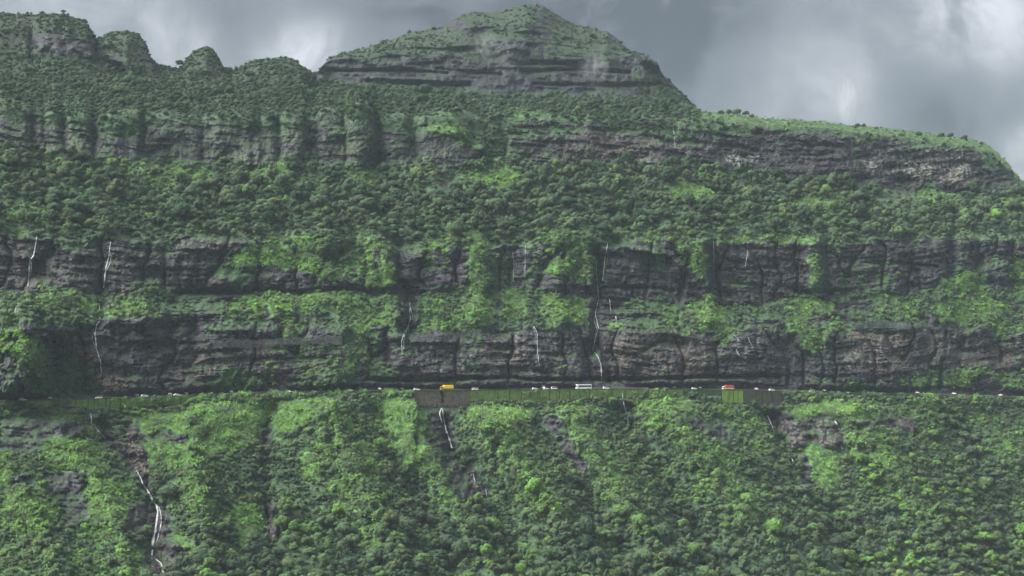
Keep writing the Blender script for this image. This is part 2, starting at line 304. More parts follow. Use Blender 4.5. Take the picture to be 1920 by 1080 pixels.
REG = [
 # lower slope, light green creepers
 ('G', [(240, 752), (380, 745), (500, 738), (520, 745), (515, 790), (500, 800), (480, 830), (400, 850), (300, 885), (272, 860), (265, 800), (240, 775)]),
 ('G', [(522, 745), (650, 738), (600, 770), (560, 800), (515, 830), (515, 790)]), ('G', [(690, 745), (775, 748), (792, 790), (805, 850), (790, 880), (750, 890), (725, 840), (700, 790)]),
 ('G', [(885, 762), (1000, 758), (1010, 785), (930, 800), (875, 788)]), ('g', [(640, 850), (700, 850), (720, 900), (650, 900)]),
 ('G', [(0, 755), (150, 752), (165, 785), (215, 850), (215, 870), (170, 812), (100, 800), (0, 780)]), ('G', [(70, 830), (110, 815), (170, 830), (205, 868), (185, 888), (130, 885), (75, 865)]),
 ('g', [(0, 860), (30, 905), (80, 990), (110, 1090), (0, 1090)]), ('G', [(0, 870), (20, 900), (40, 960), (0, 960)]), ('G', [(165, 900), (232, 900), (245, 960), (225, 985), (170, 975)]), ('G', [(240, 900), (268, 900), (262, 925), (240, 925)]),
 ('g', [(140, 985), (250, 990), (280, 1090), (120, 1090)]), ('g', [(1190, 742), (1290, 742), (1300, 790), (1220, 800), (1190, 780)]), ('G', [(1255, 745), (1290, 745), (1300, 780), (1270, 785)]),
 ('g', [(1340, 765), (1440, 770), (1475, 830), (1510, 880), (1480, 900), (1400, 830)]), ('G', [(1345, 775), (1375, 775), (1375, 810), (1345, 810)]), ('G', [(1470, 752), (1560, 748), (1620, 772), (1600, 788), (1480, 780)]), ('G', [(1545, 752), (1600, 755), (1628, 785), (1600, 790)]),
 ('G', [(1500, 842), (1560, 842), (1572, 900), (1540, 930), (1512, 890)]), ('g', [(1640, 745), (1840, 755), (1850, 800), (1700, 790)]), ('g', [(1850, 800), (1905, 830), (1912, 875), (1860, 860)]), ('G', [(440, 955), (492, 955), (490, 1020), (455, 1025), (430, 990)]),
 ('G', [(300, 985), (345, 1000), (370, 1040), (340, 1040)]), ('g', [(1040, 790), (1100, 760), (1130, 830), (1180, 900), (1130, 900)]), ('g', [(940, 780), (985, 800), (985, 830), (950, 820)]),
 ('g', [(1050, 770), (1078, 770), (1185, 940), (1150, 940)]), ('g', [(1320, 830), (1352, 830), (1470, 1000), (1435, 1000)]), ('g', [(600, 900), (640, 900), (720, 1040), (680, 1040)]), ('g', [(880, 900), (912, 900), (1010, 1050), (978, 1050)]), ('g', [(330, 850), (372, 850), (400, 960), (360, 960)]), ('g', [(1600, 820), (1640, 820), (1720, 940), (1680, 940)]), ('G', [(560, 850), (590, 850), (600, 900), (575, 900)]),
 # lower slope, bare rock
 ('K', [(15, 785), (60, 778), (150, 792), (168, 822), (95, 815), (60, 850), (30, 860), (0, 840), (0, 800)]), ('K', [(68, 882), (160, 892), (170, 975), (130, 985), (95, 945)]), ('R', [(28, 878), (60, 893), (58, 922), (30, 905)]),
 ('R', [(165, 770), (182, 772), (215, 820), (240, 840), (225, 790), (265, 788), (272, 850), (275, 890), (300, 940), (320, 985), (345, 1040), (345, 1090), (275, 1090), (280, 1010), (238, 1000), (235, 945), (270, 940), (250, 890), (205, 845), (175, 800)]),
 ('K', [(270, 810), (350, 808), (358, 828), (290, 826)]), ('R', [(490, 800), (513, 795), (508, 840), (495, 850)]), ('R', [(492, 930), (520, 945), (522, 1010), (497, 1022)]),
 ('R', [(784, 768), (856, 768), (848, 842), (818, 822), (796, 785)]), ('K', [(800, 820), (848, 838), (890, 880), (925, 940), (880, 945), (845, 930), (850, 890), (812, 860)]), ('R', [(1158, 745), (1182, 745), (1186, 800), (1166, 792)]),
 ('R', [(1462, 782), (1570, 785), (1588, 838), (1482, 838), (1466, 812)]), ('R', [(1608, 782), (1722, 786), (1715, 812), (1612, 802)]), ('R', [(1430, 765), (1466, 768), (1470, 800), (1452, 812)]), ('R', [(1494, 855), (1510, 858), (1530, 920), (1512, 922)]),
 ('K', [(1828, 962), (1892, 978), (1886, 992), (1838, 988)]), ('m', [(1280, 778), (1330, 782), (1424, 828), (1390, 830), (1305, 818)]), ('K', [(1010, 790), (1040, 780), (1090, 850), (1060, 850)]), ('K', [(1075, 850), (1090, 850), (1100, 900), (1078, 890)]),
 ('S', [(1480, 790), (1560, 790), (1560, 796), (1480, 797)]),
 # cliff above the road
 ('G', [(-40, 590), (28, 600), (70, 635), (92, 700), (60, 692), (35, 672), (-40, 655)]), ('M', [(-40, 655), (35, 672), (60, 692), (92, 700), (95, 745), (-40, 745)]), ('T', [(95, 675), (165, 668), (186, 745), (95, 745)]), ('S', [(85, 690), (110, 690), (110, 745), (90, 745)]), ('G', [(385, 728), (430, 692), (455, 690), (475, 705), (505, 730)]),
 ('M', [(490, 645), (690, 640), (690, 690), (640, 725), (500, 728)]), ('S', [(395, 722), (650, 722), (650, 735), (395, 735)]), ('m', [(840, 632), (895, 632), (890, 705), (850, 700)]), ('S', [(690, 680), (740, 690), (742, 716), (700, 716)]), ('M', [(1030, 690), (1090, 690), (1092, 716), (1030, 716)]),
 ('M', [(1505, 700), (1600, 705), (1660, 715), (1660, 738), (1520, 738)]), ('g', [(1670, 705), (1800, 692), (1960, 690), (1960, 722), (1850, 730), (1680, 726)]), ('R', [(1820, 705), (1875, 712), (1870, 735), (1820, 735)]), ('m', [(600, 600), (700, 590), (760, 600), (740, 630), (640, 625)]), ('S', [(235, 690), (265, 690), (260, 715), (238, 715)]),
 ('G', [(60, 565), (160, 542), (178, 570), (140, 612), (75, 600)]), ('S', [(60, 575), (150, 560), (160, 610), (75, 605)]), ('S', [(200, 550), (300, 530), (312, 560), (270, 590), (205, 590)]), ('G', [(200, 570), (270, 565), (260, 588), (205, 590)]), ('M', [(260, 575), (410, 570), (420, 605), (260, 600)]), ('g', [(400, 560), (440, 570), (440, 600), (405, 600)]),
 ('G', [(440, 568), (560, 545), (600, 540), (700, 558), (705, 585), (600, 580), (480, 592)]), ('g', [(640, 560), (740, 560), (745, 610), (650, 610)]), ('R', [(742, 530), (790, 530), (785, 612), (750, 618), (748, 570)]), ('G', [(778, 618), (800, 572), (850, 600), (842, 622)]), ('g', [(780, 610), (800, 560), (860, 550), (860, 620)]),
 ('G', [(858, 608), (885, 535), (905, 535), (930, 600), (905, 618)]), ('G', [(938, 548), (975, 540), (988, 590), (948, 604)]), ('G', [(1000, 542), (1090, 560), (1098, 612), (1035, 606)]), ('R', [(1108, 540), (1142, 540), (1138, 620), (1108, 620)]), ('M', [(1145, 570), (1290, 575), (1290, 612), (1150, 610)]), ('G', [(1150, 600), (1190, 605), (1185, 615), (1150, 612)]),
 ('G', [(1290, 575), (1325, 542), (1348, 560), (1372, 612), (1312, 618)]), ('G', [(1240, 572), (1264, 570), (1270, 612), (1248, 612)]), ('g', [(1370, 575), (1420, 558), (1432, 602), (1390, 602)]), ('G', [(1475, 602), (1520, 560), (1605, 590), (1565, 622), (1492, 626)]), ('R', [(1512, 598), (1555, 585), (1555, 612), (1515, 614)]), ('g', [(1640, 558), (1720, 552), (1730, 600), (1650, 600)]), ('G', [(1745, 575), (1850, 548), (1905, 585), (1855, 604), (1762, 602)]),
 ('G', [(415, 488), (440, 466), (500, 450), (560, 455), (600, 480), (640, 525), (600, 530), (540, 500), (450, 500)]), ('g', [(590, 445), (690, 438), (728, 470), (742, 530), (690, 540), (640, 525), (590, 480)]), ('g', [(500, 440), (720, 440), (740, 480), (600, 480), (500, 460)]), ('G', [(690, 500), (735, 500), (748, 535), (700, 545)]), ('m', [(420, 520), (480, 515), (640, 535), (640, 545), (420, 548)]),
 ('G', [(880, 440), (905, 440), (908, 500), (912, 540), (872, 540), (880, 500)]), ('g', [(790, 445), (850, 450), (858, 495), (800, 485)]), ('G', [(1024, 515), (1040, 472), (1072, 472), (1070, 512)]), ('g', [(1015, 440), (1115, 440), (1116, 532), (1075, 532), (1070, 475), (1020, 490)]), ('M', [(900, 470), (960, 470), (960, 540), (910, 540)]), ('M', [(990, 460), (1025, 460), (1025, 540), (990, 540)]),
 ('g', [(1240, 448), (1318, 455), (1345, 548), (1310, 530), (1290, 495)]), ('g', [(1512, 478), (1542, 478), (1548, 545), (1515, 545)]), ('M', [(1560, 490), (1690, 490), (1690, 525), (1565, 545)]), ('G', [(1755, 512), (1842, 510), (1842, 545), (1770, 545)]), ('m', [(1790, 440), (1960, 440), (1960, 520), (1790, 510)]), ('G', [(1895, 480), (1960, 480), (1960, 565), (1905, 560)]),
 ('M', [(790, 488), (850, 492), (850, 512), (800, 505)]), ('M', [(100, 445), (150, 445), (145, 480), (105, 475)]),
 ('m', [(290, 555), (420, 560), (430, 605), (300, 600)]), ('m', [(1150, 575), (1240, 580), (1240, 612), (1160, 612)]), ('m', [(1375, 590), (1470, 600), (1470, 625), (1380, 625)]), ('m', [(1560, 560), (1640, 565), (1640, 600), (1560, 590)]), ('m', [(1700, 600), (1760, 590), (1760, 625), (1700, 625)]),
 ('g', [(640, 600), (700, 600), (690, 690), (650, 700)]), ('g', [(520, 590), (560, 590), (560, 640), (530, 640)]), ('M', [(876, 615), (900, 615), (893, 700), (880, 700)]), ('g', [(1340, 605), (1365, 605), (1372, 650), (1352, 650)]), ('g', [(1500, 620), (1545, 620), (1540, 662), (1510, 652)]), ('g', [(1860, 600), (1890, 600), (1890, 640), (1865, 640)]),
 ('S', [(590, 440), (640, 440), (625, 490)]), ('S', [(1540, 440), (1580, 440), (1568, 500)]), ('S', [(1700, 440), (1735, 440), (1720, 492)]), ('S', [(115, 440), (165, 440), (150, 482)]), ('S', [(295, 440), (335, 440), (320, 478)]), ('g', [(1195, 440), (1240, 440), (1225, 475)]), ('S', [(1425, 440), (1460, 440), (1445, 480)]), ('S', [(950, 440), (975, 440), (965, 475)]),
 # terrace clearings
 ('G', [(235, 290), (270, 285), (270, 345), (240, 345)]), ('G', [(305, 288), (372, 312), (340, 332), (300, 325)]), ('G', [(462, 322), (500, 300), (540, 300), (542, 335), (470, 345)]), ('g', [(640, 305), (730, 303), (700, 350), (645, 350)]), ('G', [(855, 345), (895, 318), (950, 320), (992, 350), (900, 352)]), ('G', [(1238, 366), (1275, 343), (1312, 350), (1345, 372), (1250, 376)]), ('G', [(1478, 392), (1520, 365), (1562, 388), (1540, 397)]),
 ('G', [(1700, 385), (1722, 350), (1795, 360), (1802, 386)]), ('m', [(1640, 350), (1720, 345), (1720, 390), (1650, 390)]), ('G', [(1840, 376), (1960, 368), (1960, 384), (1850, 388)]), ('m', [(800, 342), (860, 338), (845, 362), (805, 366)]), ('g', [(560, 330), (620, 345), (600, 370), (550, 360)]), ('m', [(690, 360), (715, 350), (715, 375), (690, 380)]), ('G', [(1340, 446), (1530, 442), (1530, 456), (1340, 455)]), ('g', [(1050, 345), (1075, 340), (1075, 352), (1050, 354)]),
 ('g', [(0, 390), (60, 385), (90, 420), (0, 420)]), ('G', [(20, 436), (50, 436), (50, 446), (20, 446)]), ('g', [(230, 290), (400, 290), (400, 350), (230, 350)]),
 # upper cliff
 ('R', [(-40, 222), (60, 226), (180, 238), (270, 236), (300, 228), (380, 234), (470, 242), (600, 240), (700, 236), (780, 250), (880, 268), (880, 310), (600, 310), (250, 300), (100, 286), (-40, 270)]),
 ('g', [(180, 225), (265, 225), (262, 250), (190, 255)]), ('g', [(-40, 190), (170, 190), (170, 215), (60, 205), (-40, 205)]), ('g', [(385, 205), (470, 208), (470, 230), (430, 235), (385, 215)]), ('g', [(640, 195), (700, 195), (705, 225), (650, 225)]), ('G', [(790, 235), (840, 225), (910, 265), (930, 300), (900, 280), (850, 255), (795, 255)]), ('g', [(880, 245), (950, 245), (960, 320), (930, 310)]),
 ('m', [(640, 225), (705, 225), (710, 300), (640, 300)]), ('M', [(500, 215), (580, 215), (575, 270), (510, 270)]), ('G', [(945, 213), (1040, 212), (1040, 220), (950, 222)]), ('g', [(1070, 220), (1170, 215), (1180, 245), (1090, 245)]), ('M', [(950, 225), (1300, 225), (1300, 250), (950, 250)]), ('R', [(960, 222), (1035, 222), (1030, 234), (962, 234)]),
 ('R', [(1310, 248), (1520, 252), (1830, 285), (1860, 340), (1800, 345), (1600, 325), (1450, 305), (1310, 300)]), ('M', [(1850, 300), (1900, 330), (1900, 345), (1850, 345)]), ('M', [(1590, 262), (1620, 262), (1620, 285), (1590, 285)]),
 # pinnacles and summit
 ('R', [(70, 75), (110, 68), (180, 85), (195, 105), (120, 110), (75, 100)]), ('T', [(-40, 125), (190, 128), (300, 150), (420, 155), (430, 205), (340, 195), (180, 165), (-40, 155)]), ('T', [(240, 125), (300, 132), (600, 150), (620, 170), (480, 165), (330, 160)]),
 ('R', [(600, 115), (760, 118), (1060, 128), (1230, 120), (1280, 185), (1100, 182), (900, 175), (760, 160), (600, 150)]), ('M', [(700, 85), (860, 85), (860, 105), (720, 107)]), ('R', [(845, 35), (890, 45), (880, 55), (850, 52)]), ('R', [(920, 85), (1030, 85), (1020, 100), (930, 100)]), ('M', [(930, 40), (1050, 30), (1060, 80), (960, 70)]), ('m', [(1170, 100), (1235, 110), (1240, 140), (1200, 130)]), ('S', [(1180, 130), (1250, 150), (1290, 195), (1200, 185)]),
]
def inpoly(px_, py_, poly):
    inside = np.zeros(px_.shape, bool); n = len(poly)
    for i in range(n):
        x0, y0 = poly[i]; x1, y1 = poly[(i + 1) % n]
        if y0 == y1: continue
        c = (y0 > py_) != (y1 > py_)
        inside ^= c & (px_ < (x1 - x0) * (py_ - y0) / (y1 - y0) + x0)
    return inside
def region(poly, fn):
    a = np.array(poly, float)
    c0, c1 = np.searchsorted(colpx, [a[:, 0].min() - 20, a[:, 0].max() + 20])
    if c1 <= c0: return
    py_ = wy[:, c0:c1]
    rs = np.where((py_.max(1) > a[:, 1].min()) & (py_.min(1) < a[:, 1].max()))[0]
    if len(rs) == 0: return
    r0, r1 = rs[0], rs[-1] + 1
    m = inpoly(wx[r0:r1, c0:c1], wy[r0:r1, c0:c1], poly)
    fn((slice(r0, r1), slice(c0, c1)), m)
for code, poly in REG:
    vals = SET[code]
    def fn(sl, m, vals=vals):
        for arr, v in zip((rock, grass, tree, shrub), vals): arr[sl][m] = v
    region(poly, fn)
for w_, poly in [(1.0, [(1360, 292), (1422, 287), (1420, 303), (1365, 306)]), (.85, [(1600, 308), (1690, 300), (1692, 324), (1640, 320)]), (1.0, [(1680, 305), (1720, 285), (1760, 288), (1836, 318), (1832, 336), (1780, 347), (1690, 328)]), (.5, [(1640, 270), (1800, 280), (1800, 310), (1640, 310)]),
               (.8, [(218, 274), (250, 274), (250, 282), (218, 282)]), (.9, [(350, 252), (378, 262), (375, 272), (355, 270)]), (.8, [(793, 292), (838, 288), (838, 304), (793, 304)]), (.8, [(655, 262), (672, 262), (672, 275), (655, 275)]), (.9, [(690, 152), (770, 152), (770, 160), (690, 160)]), (.6, [(895, 640), (990, 625), (985, 690), (905, 700)]), (.5, [(1590, 655), (1660, 660), (1660, 690), (1590, 690)]), (.8, [(1185, 460), (1215, 460), (1215, 472), (1190, 472)]), (.8, [(385, 460), (402, 462), (398, 478), (386, 475)]), (.7, [(1372, 625), (1420, 640), (1400, 670), (1372, 655)]), (.35, [(1450, 790), (1590, 790), (1580, 838), (1460, 830)]), (.35, [(775, 620), (1110, 620), (1100, 700), (775, 700)])]:
    def fn(sl, m, w_=w_): pale[sl][m] = w_
    region(poly, fn)
for w_, poly in [(.8, [(100, 640), (170, 640), (170, 680), (105, 680)]), (.7, [(270, 640), (440, 640), (440, 715), (280, 715)]), (.9, [(220, 790), (270, 800), (275, 895), (240, 880)]), (1., [(185, 690), (240, 700), (240, 745), (185, 745)]), (.8, [(490, 930), (525, 950), (520, 1015), (495, 1020)]), (.5, [(240, 935), (350, 1000), (350, 1090), (275, 1090)]), (.9, [(900, 635), (985, 630), (985, 690), (910, 690)]), (.7, [(1150, 620), (1330, 620), (1330, 700), (1150, 700)]), (1.0, [(1590, 620), (1700, 625), (1720, 690), (1600, 695)]), (.6, [(1700, 620), (1960, 640), (1960, 690), (1700, 690)]), (.7, [(1460, 780), (1590, 785), (1590, 838), (1460, 830)]), (.7, [(1610, 780), (1720, 785), (1720, 812), (1610, 802)]),
               (.6, [(1050, 245), (1280, 245), (1280, 312), (1050, 312)]), (.8, [(1720, 318), (1830, 325), (1800, 350), (1720, 340)]), (.8, [(800, 338), (862, 336), (845, 365), (800, 366)]), (.5, [(480, 650), (690, 645), (690, 720), (480, 725)]), (.5, [(1650, 345), (1720, 345), (1720, 390), (1650, 390)]), (.4, [(0, 450), (440, 450), (440, 540), (0, 540)])]:
    def fn(sl, m, w_=w_): brown[sl][m] = w_
    region(poly, fn)
lowl = sstep(310, 230, PX) * sstep(770, 800, P); tree *= 1 - .85 * lowl; mid2 = np.broadcast_to((band == 2)[:, None] | (band == 1)[:, None], P.shape); tree *= np.where(mid2, sstep(800, 960, P + 60 * sstep(1200, 1500, PX) - 40 * sstep(1000, 600, PX) + 45 * fbm(PX / 60, P / 60, 2, 190)), 1.0); shrub = np.where(mid2 & (rock < .5), np.where(grass > .7, .12, np.maximum(shrub, .8 - .5 * tree)), shrub); shrub = np.maximum(shrub, .45 * lowl * (rock < .5))
gul = np.clip(REL, 0, 1) * sstep(765, 790, P) * (rock < .4); cre = np.clip(-REL, 0, 1) * sstep(1010, 930, P) * (rock < .4)
tree = np.maximum(tree, .85 * gul); grass = np.clip(grass * (1 - .6 * gul) + .42 * cre, 0, 1)
road_clear = (P < R_ + WALLH(x) + 3) & (P > row_of(zroad + 1.5, Yr + 13.5))
cl3 = ((band >= 5) & (band <= 7))[:, None]; rock += np.where(cl3 & (rock < .35), .2, 0.0)
hi9 = (band >= 9)[:, None]; grass *= np.where(hi9, .62, 1.0); hi11 = (band >= 11)[:, None] & (PX < 1310); grass *= np.where(hi11, .5, 1.0)
soft = lambda a, n=2: blur(blur(a, n, 0), n, 1)
rock, grass, tree, shrub = (soft(a, 4) for a in (rock, grass, tree, shrub)); brown = soft(brown, 5); pale = soft(pale, 1)

# ---- relief in metres: ledges, joints and blocks on rock, soft lumps on soil
X0, _, Z0 = world_at(PX, P, Y)
wz = Z0 + 3.0 * fbm(X0 / 45, Z0 / 30, 3, 60)
wz = wz + 0.06 * X0 * np.sin(X0 / 120)
strata = fbm(X0 / 60, wz / 3.4, 3, 61) * 1.3 * (1 + 1.4 * fbm(X0 / 40, Z0 / 30, 2, 160)) + fbm(X0 / 34, wz / 9, 2, 64) * 3.2
strata = strata * np.where((band >= 11)[:, None], np.where(PX < 595, 1.0, 1.25), 1.0) * np.where((band == 9)[:, None] & (PX < 900), .55, 1.0)
strata = np.floor(strata * 1.1) / 1.1 * 0.82 + strata * 0.18
joint = np.abs(fbm(X0 / 9, Z0 / 16, 3, 66)); blocks = -1.9 * np.clip(0.28 - joint, 0, 1) * -1
crag = fbm(X0 / 26, Z0 / 26, 5, 70) * 6.5 + fbm(X0 / 4.0, Z0 / 3.2, 3, 74) * 1.5
crag = crag - 3.2 * np.abs(fbm(X0 / 17, Z0 / 13, 4, 170))
soil = fbm(X0 / 42, (Y + Z0) / 42, 4, 78) * 7 + fbm(X0 / 7, (Y + Z0) / 7, 3, 82) * 1.1
rk = sstep(.3, .7, rock)
Y = Y + wroad * (rk * (strata * 1.5 + crag * 0.8 * np.where((band == 9)[:, None] & (PX < 900), .5, 1.0) + blocks * 2.0) + (1 - rk) * soil)
X1, Y1, Z1 = world_at(PX, P, Y)
# slope of the finished surface: ledges collect soil
def normals(X, Y_, Z):
    A = np.stack([X, Y_, Z], -1)
    du = np.empty_like(A); dv = np.empty_like(A)
    du[:, 1:-1] = A[:, 2:] - A[:, :-2]; du[:, 0] = A[:, 1] - A[:, 0]; du[:, -1] = A[:, -1] - A[:, -2]
    dv[1:-1] = A[2:] - A[:-2]; dv[0] = A[1] - A[0]; dv[-1] = A[-1] - A[-2]
    n = np.cross(du, dv); n /= np.linalg.norm(n, axis=-1, keepdims=True) + 1e-9
    return n
N1 = normals(X1, Y1, Z1)
flat = sstep(.45, .85, soft(N1[..., 2], 1))
fine = fbm(X1 / 5, (Z1 + .5 * Y1) / 5, 4, 90); coarse = fbm(X1 / 20, (Z1 + .5 * Y1) / 14, 3, 95)
drape = fbm(X1 / 7, Z1 / 24, 4, 97)
patch = fbm(X1 / 38, (Z1 + .5 * Y1) / 26, 4, 98)
rock_s = np.where(road_clear, 1.0, sstep(.40, .60, rock + .38 * fine + .30 * coarse + .40 * drape + .75 * patch * sstep(.08, .3, rock) - .36 * flat * (rock > .3)))
moss = np.clip((1 - np.abs(rock - .6) * 1.6) * .5 + .45 * flat + .5 * fine + .3 * coarse, 0, 1)
moss = moss * np.where((band >= 11)[:, None], .55, 1.0) + np.where((band == 9)[:, None] & (PX < 1000), .38, 0.0)

# ---- build the meshes of the terrain, one per storey of the mountain
back = []                                        # behind the skyline the ground falls away
for dy, dz in ((18, -1.5), (70, -14), (220, -70), (700, -220)):
    back.append((X1[-1] * (1 + dy / Y1[-1]), Y1[-1] + dy, Z1[-1] + dz))
XA = np.vstack([X1] + [b[0][None] for b in back]); YA = np.vstack([Y1] + [b[1][None] for b in back]); ZA = np.vstack([Z1] + [b[2][None] for b in back])
padn = len(back)
def padrow(a): return np.vstack([a] + [a[-1:]] * padn)
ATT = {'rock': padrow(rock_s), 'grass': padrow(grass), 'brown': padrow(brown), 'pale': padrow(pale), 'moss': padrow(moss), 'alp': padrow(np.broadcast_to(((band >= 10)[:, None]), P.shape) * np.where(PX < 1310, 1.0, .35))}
bandA = np.concatenate([band, np.full(padn, 12)])
def mesh_object(name, V, Fc, mat, parent=None, smooth=True):
    me = bpy.data.meshes.new(name)
    V = np.asarray(V, np.float32); Fc = np.asarray(Fc, np.int32)
    me.vertices.add(len(V)); me.vertices.foreach_set('co', V.ravel())
    n = Fc.shape[1]; me.loops.add(Fc.size); me.polygons.add(len(Fc))
    me.loops.foreach_set('vertex_index', Fc.ravel())
    me.polygons.foreach_set('loop_start', np.arange(0, Fc.size, n, dtype=np.int32))
    me.polygons.foreach_set('use_smooth', np.full(len(Fc), smooth))
    me.update(calc_edges=True)
    if mat: me.materials.append(mat)
    o = bpy.data.objects.new(name, me); COL.objects.link(o)
    if parent: o.parent = parent
    return o
def tag(o, label=None, cat=None, group=None, kind=None):
    for k, v in (('label', label), ('category', cat), ('group', group), ('kind', kind)):
        if v: o[k] = v
    return o

# ------------------------------------------------------------------ materials
def new_mat(name):
    m = bpy.data.materials.new(name); m.use_nodes = True; t = NT(m.node_tree)
    b = m.node_tree.nodes['Principled BSDF']; return m, t, b
def simple(name, col, rough=.6, metal=0.0, var=.12, scale=3.0, spec=.4):
    m, t, b = new_mat(name)
    tc_ = t.node('ShaderNodeTexCoord')
    n = t.noise(tc_.outputs['Object'], scale, 4)
    c = t.mix(n, tuple(v * (1 - var) for v in col), tuple(min(1, v * (1 + var)) for v in col))
    t.put(b.inputs['Base Color'], c); b.inputs['Roughness'].default_value = rough; b.inputs['Metallic'].default_value = metal
    b.inputs['Specular IOR Level'].default_value = spec
    return m
def terrain_material():
    m, t, b = new_mat('hillside')
    geo = t.node('ShaderNodeNewGeometry'); pos = geo.outputs['Position']
    at_ = lambda n: (lambda nd: (setattr(nd, 'attribute_name', n), nd.outputs['Fac'])[1])(t.node('ShaderNodeAttribute'))
    rockA, grassA, brownA, paleA, mossA, alpA = (at_(n) for n in ('rock', 'grass', 'brown', 'pale', 'moss', 'alp'))
    big = t.noise(pos, 0.05, 5); mid = t.noise(pos, 0.35, 5, .6); fin = t.noise(pos, 1.6, 4, .6)
    stv = t.vmath('MULTIPLY', pos, (0.26, 0.26, 0.04)); streak = t.noise(stv, 1.2, 4, .6)
    lay = t.noise(t.vmath('MULTIPLY', pos, (0.03, 0.03, 0.9)), 1.0, 4, .6)
    wp = t.vmath('ADD', pos, t.vmath('SCALE', t.noise(pos, .16, 3, out='Color'), 5.0))
    vo = t.node('ShaderNodeTexVoronoi'); vo.feature = 'DISTANCE_TO_EDGE'; t.put(vo.inputs['Vector'], t.vmath('MULTIPLY', wp, (.16, .16, .34))); vo.inputs['Scale'].default_value = 1.0
    vf = t.node('ShaderNodeTexVoronoi'); t.put(vf.inputs['Vector'], t.vmath('MULTIPLY', wp, (.16, .16, .34))); vf.inputs['Scale'].default_value = 1.0
    blk = t.node('ShaderNodeSeparateColor'); t.put(blk.inputs[0], vf.outputs['Color'])
    rv = t.math('ADD', t.math('MULTIPLY', mid, .62), t.math('ADD', t.math('MULTIPLY', lay, .18), t.math('ADD', t.math('MULTIPLY', blk.outputs[0], .10), t.math('MULTIPLY', big, .18))))
    rc = t.ramp(rv, [(.38, (.010, .011, .015)), (.50, (.023, .024, .031)), (.60, (.043, .044, .053)), (.74, (.092, .092, .10))])
    crack = t.smooth(vo.outputs['Distance'], .0, .07)
    bc = t.ramp(fin, [(.25, (.07, .055, .045)), (.5, (.14, .115, .095)), (.75, (.24, .205, .17))])
    rc = t.mix(t.math('MULTIPLY', brownA, t.smooth(t.math('ADD', big, t.math('MULTIPLY', t.math('SUBTRACT', mid, .5), .9)), .38, .66)), rc, bc)
    rc = t.mix(t.math('MULTIPLY', t.smooth(streak, .56, .70), .35), rc, (.16, .155, .15))         # pale mineral runs
    rc = t.mix(t.math('MULTIPLY', t.smooth(streak, .44, .30), .6), rc, (.018, .018, .023))         # wet dark runs
    rc = t.mix(t.math('MULTIPLY', paleA, t.smooth(t.math('ADD', streak, t.math('ADD', t.math('MULTIPLY', paleA, .12), t.math('MULTIPLY', t.math('SUBTRACT', mid, .5), .5))), .46, .68, 0, .9)), rc, t.mix(brownA, (.22, .22, .21), (.25, .215, .19)))
    rc = t.mix(t.math('MULTIPLY', t.math('SUBTRACT', 1.0, crack), .75), rc, (.012, .012, .016))
    mc = t.mix(fin, (.03, .052, .028), (.07, .11, .045))
    rc = t.mix(t.math('MULTIPLY', t.smooth(t.math('ADD', mossA, t.math('MULTIPLY', t.math('SUBTRACT', fin, .5), .8)), .5, .85), .75), rc, mc)
    dark = t.ramp(mid, [(.3, (.028, .052, .028)), (.6, (.058, .105, .050)), (.8, (.080, .13, .060))])
    lite = t.ramp(t.math('ADD', t.math('MULTIPLY', mid, .55), t.math('MULTIPLY', fin, .45)), [(.3, (.05, .12, .035)), (.5, (.10, .215, .055)), (.7, (.16, .31, .075))])
    vc = t.mix(t.smooth(t.math('ADD', grassA, t.math('MULTIPLY', t.math('SUBTRACT', mid, .5), .9)), .3, .75), dark, lite)
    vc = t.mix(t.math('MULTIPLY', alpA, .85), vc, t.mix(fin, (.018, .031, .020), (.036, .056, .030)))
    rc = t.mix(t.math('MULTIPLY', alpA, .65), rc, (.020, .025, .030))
    f = t.smooth(t.math('ADD', rockA, t.math('MULTIPLY', t.math('SUBTRACT', fin, .5), 1.0)), .4, .6)
    t.put(b.inputs['Base Color'], t.mix(f, vc, rc))
    t.put(b.inputs['Roughness'], t.smooth(f, 0, 1, .9, .55)); b.inputs['Specular IOR Level'].default_value = .3
    bp = t.node('ShaderNodeBump'); bp.inputs['Strength'].default_value = .9; bp.inputs['Distance'].default_value = .9
    t.put(bp.inputs['Height'], t.math('ADD', t.math('MULTIPLY', fin, .8), t.math('ADD', t.math('MULTIPLY', mid, 1.2), t.math('ADD', t.math('MULTIPLY', lay, .8), t.math('MULTIPLY', crack, .9)))))
    t.l.new(bp.outputs[0], b.inputs['Normal'])
    return m
M_TERR = terrain_material()
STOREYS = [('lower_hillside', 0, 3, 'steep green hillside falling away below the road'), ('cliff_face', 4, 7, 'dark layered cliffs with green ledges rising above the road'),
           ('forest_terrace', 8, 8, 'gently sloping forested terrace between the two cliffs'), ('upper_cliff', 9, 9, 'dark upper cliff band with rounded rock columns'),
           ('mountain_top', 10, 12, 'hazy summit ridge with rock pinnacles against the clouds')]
for name, b0, b1, lab in STOREYS:
    rr = np.where((bandA >= b0) & (bandA <= b1))[0]; r0, r1 = rr[0], min(rr[-1] + 1, XA.shape[0] - 1)
    sl = slice(r0, r1 + 1); n = r1 - r0 + 1
    V = np.stack([XA[sl], YA[sl], ZA[sl]], -1).reshape(-1, 3)
    i = np.arange(n - 1)[:, None] * NC + np.arange(NC - 1)[None]
    Fc = np.stack([i, i + 1, i + 1 + NC, i + NC], -1).reshape(-1, 4)
    o = mesh_object(name, V, Fc, M_TERR, None, name not in ('cliff_face', 'upper_cliff')); tag(o, lab, None, None, 'structure')
    for an, av in ATT.items():
        a = o.data.attributes.new(an, 'FLOAT', 'POINT'); a.data.foreach_set('value', av[sl].astype(np.float32).ravel())

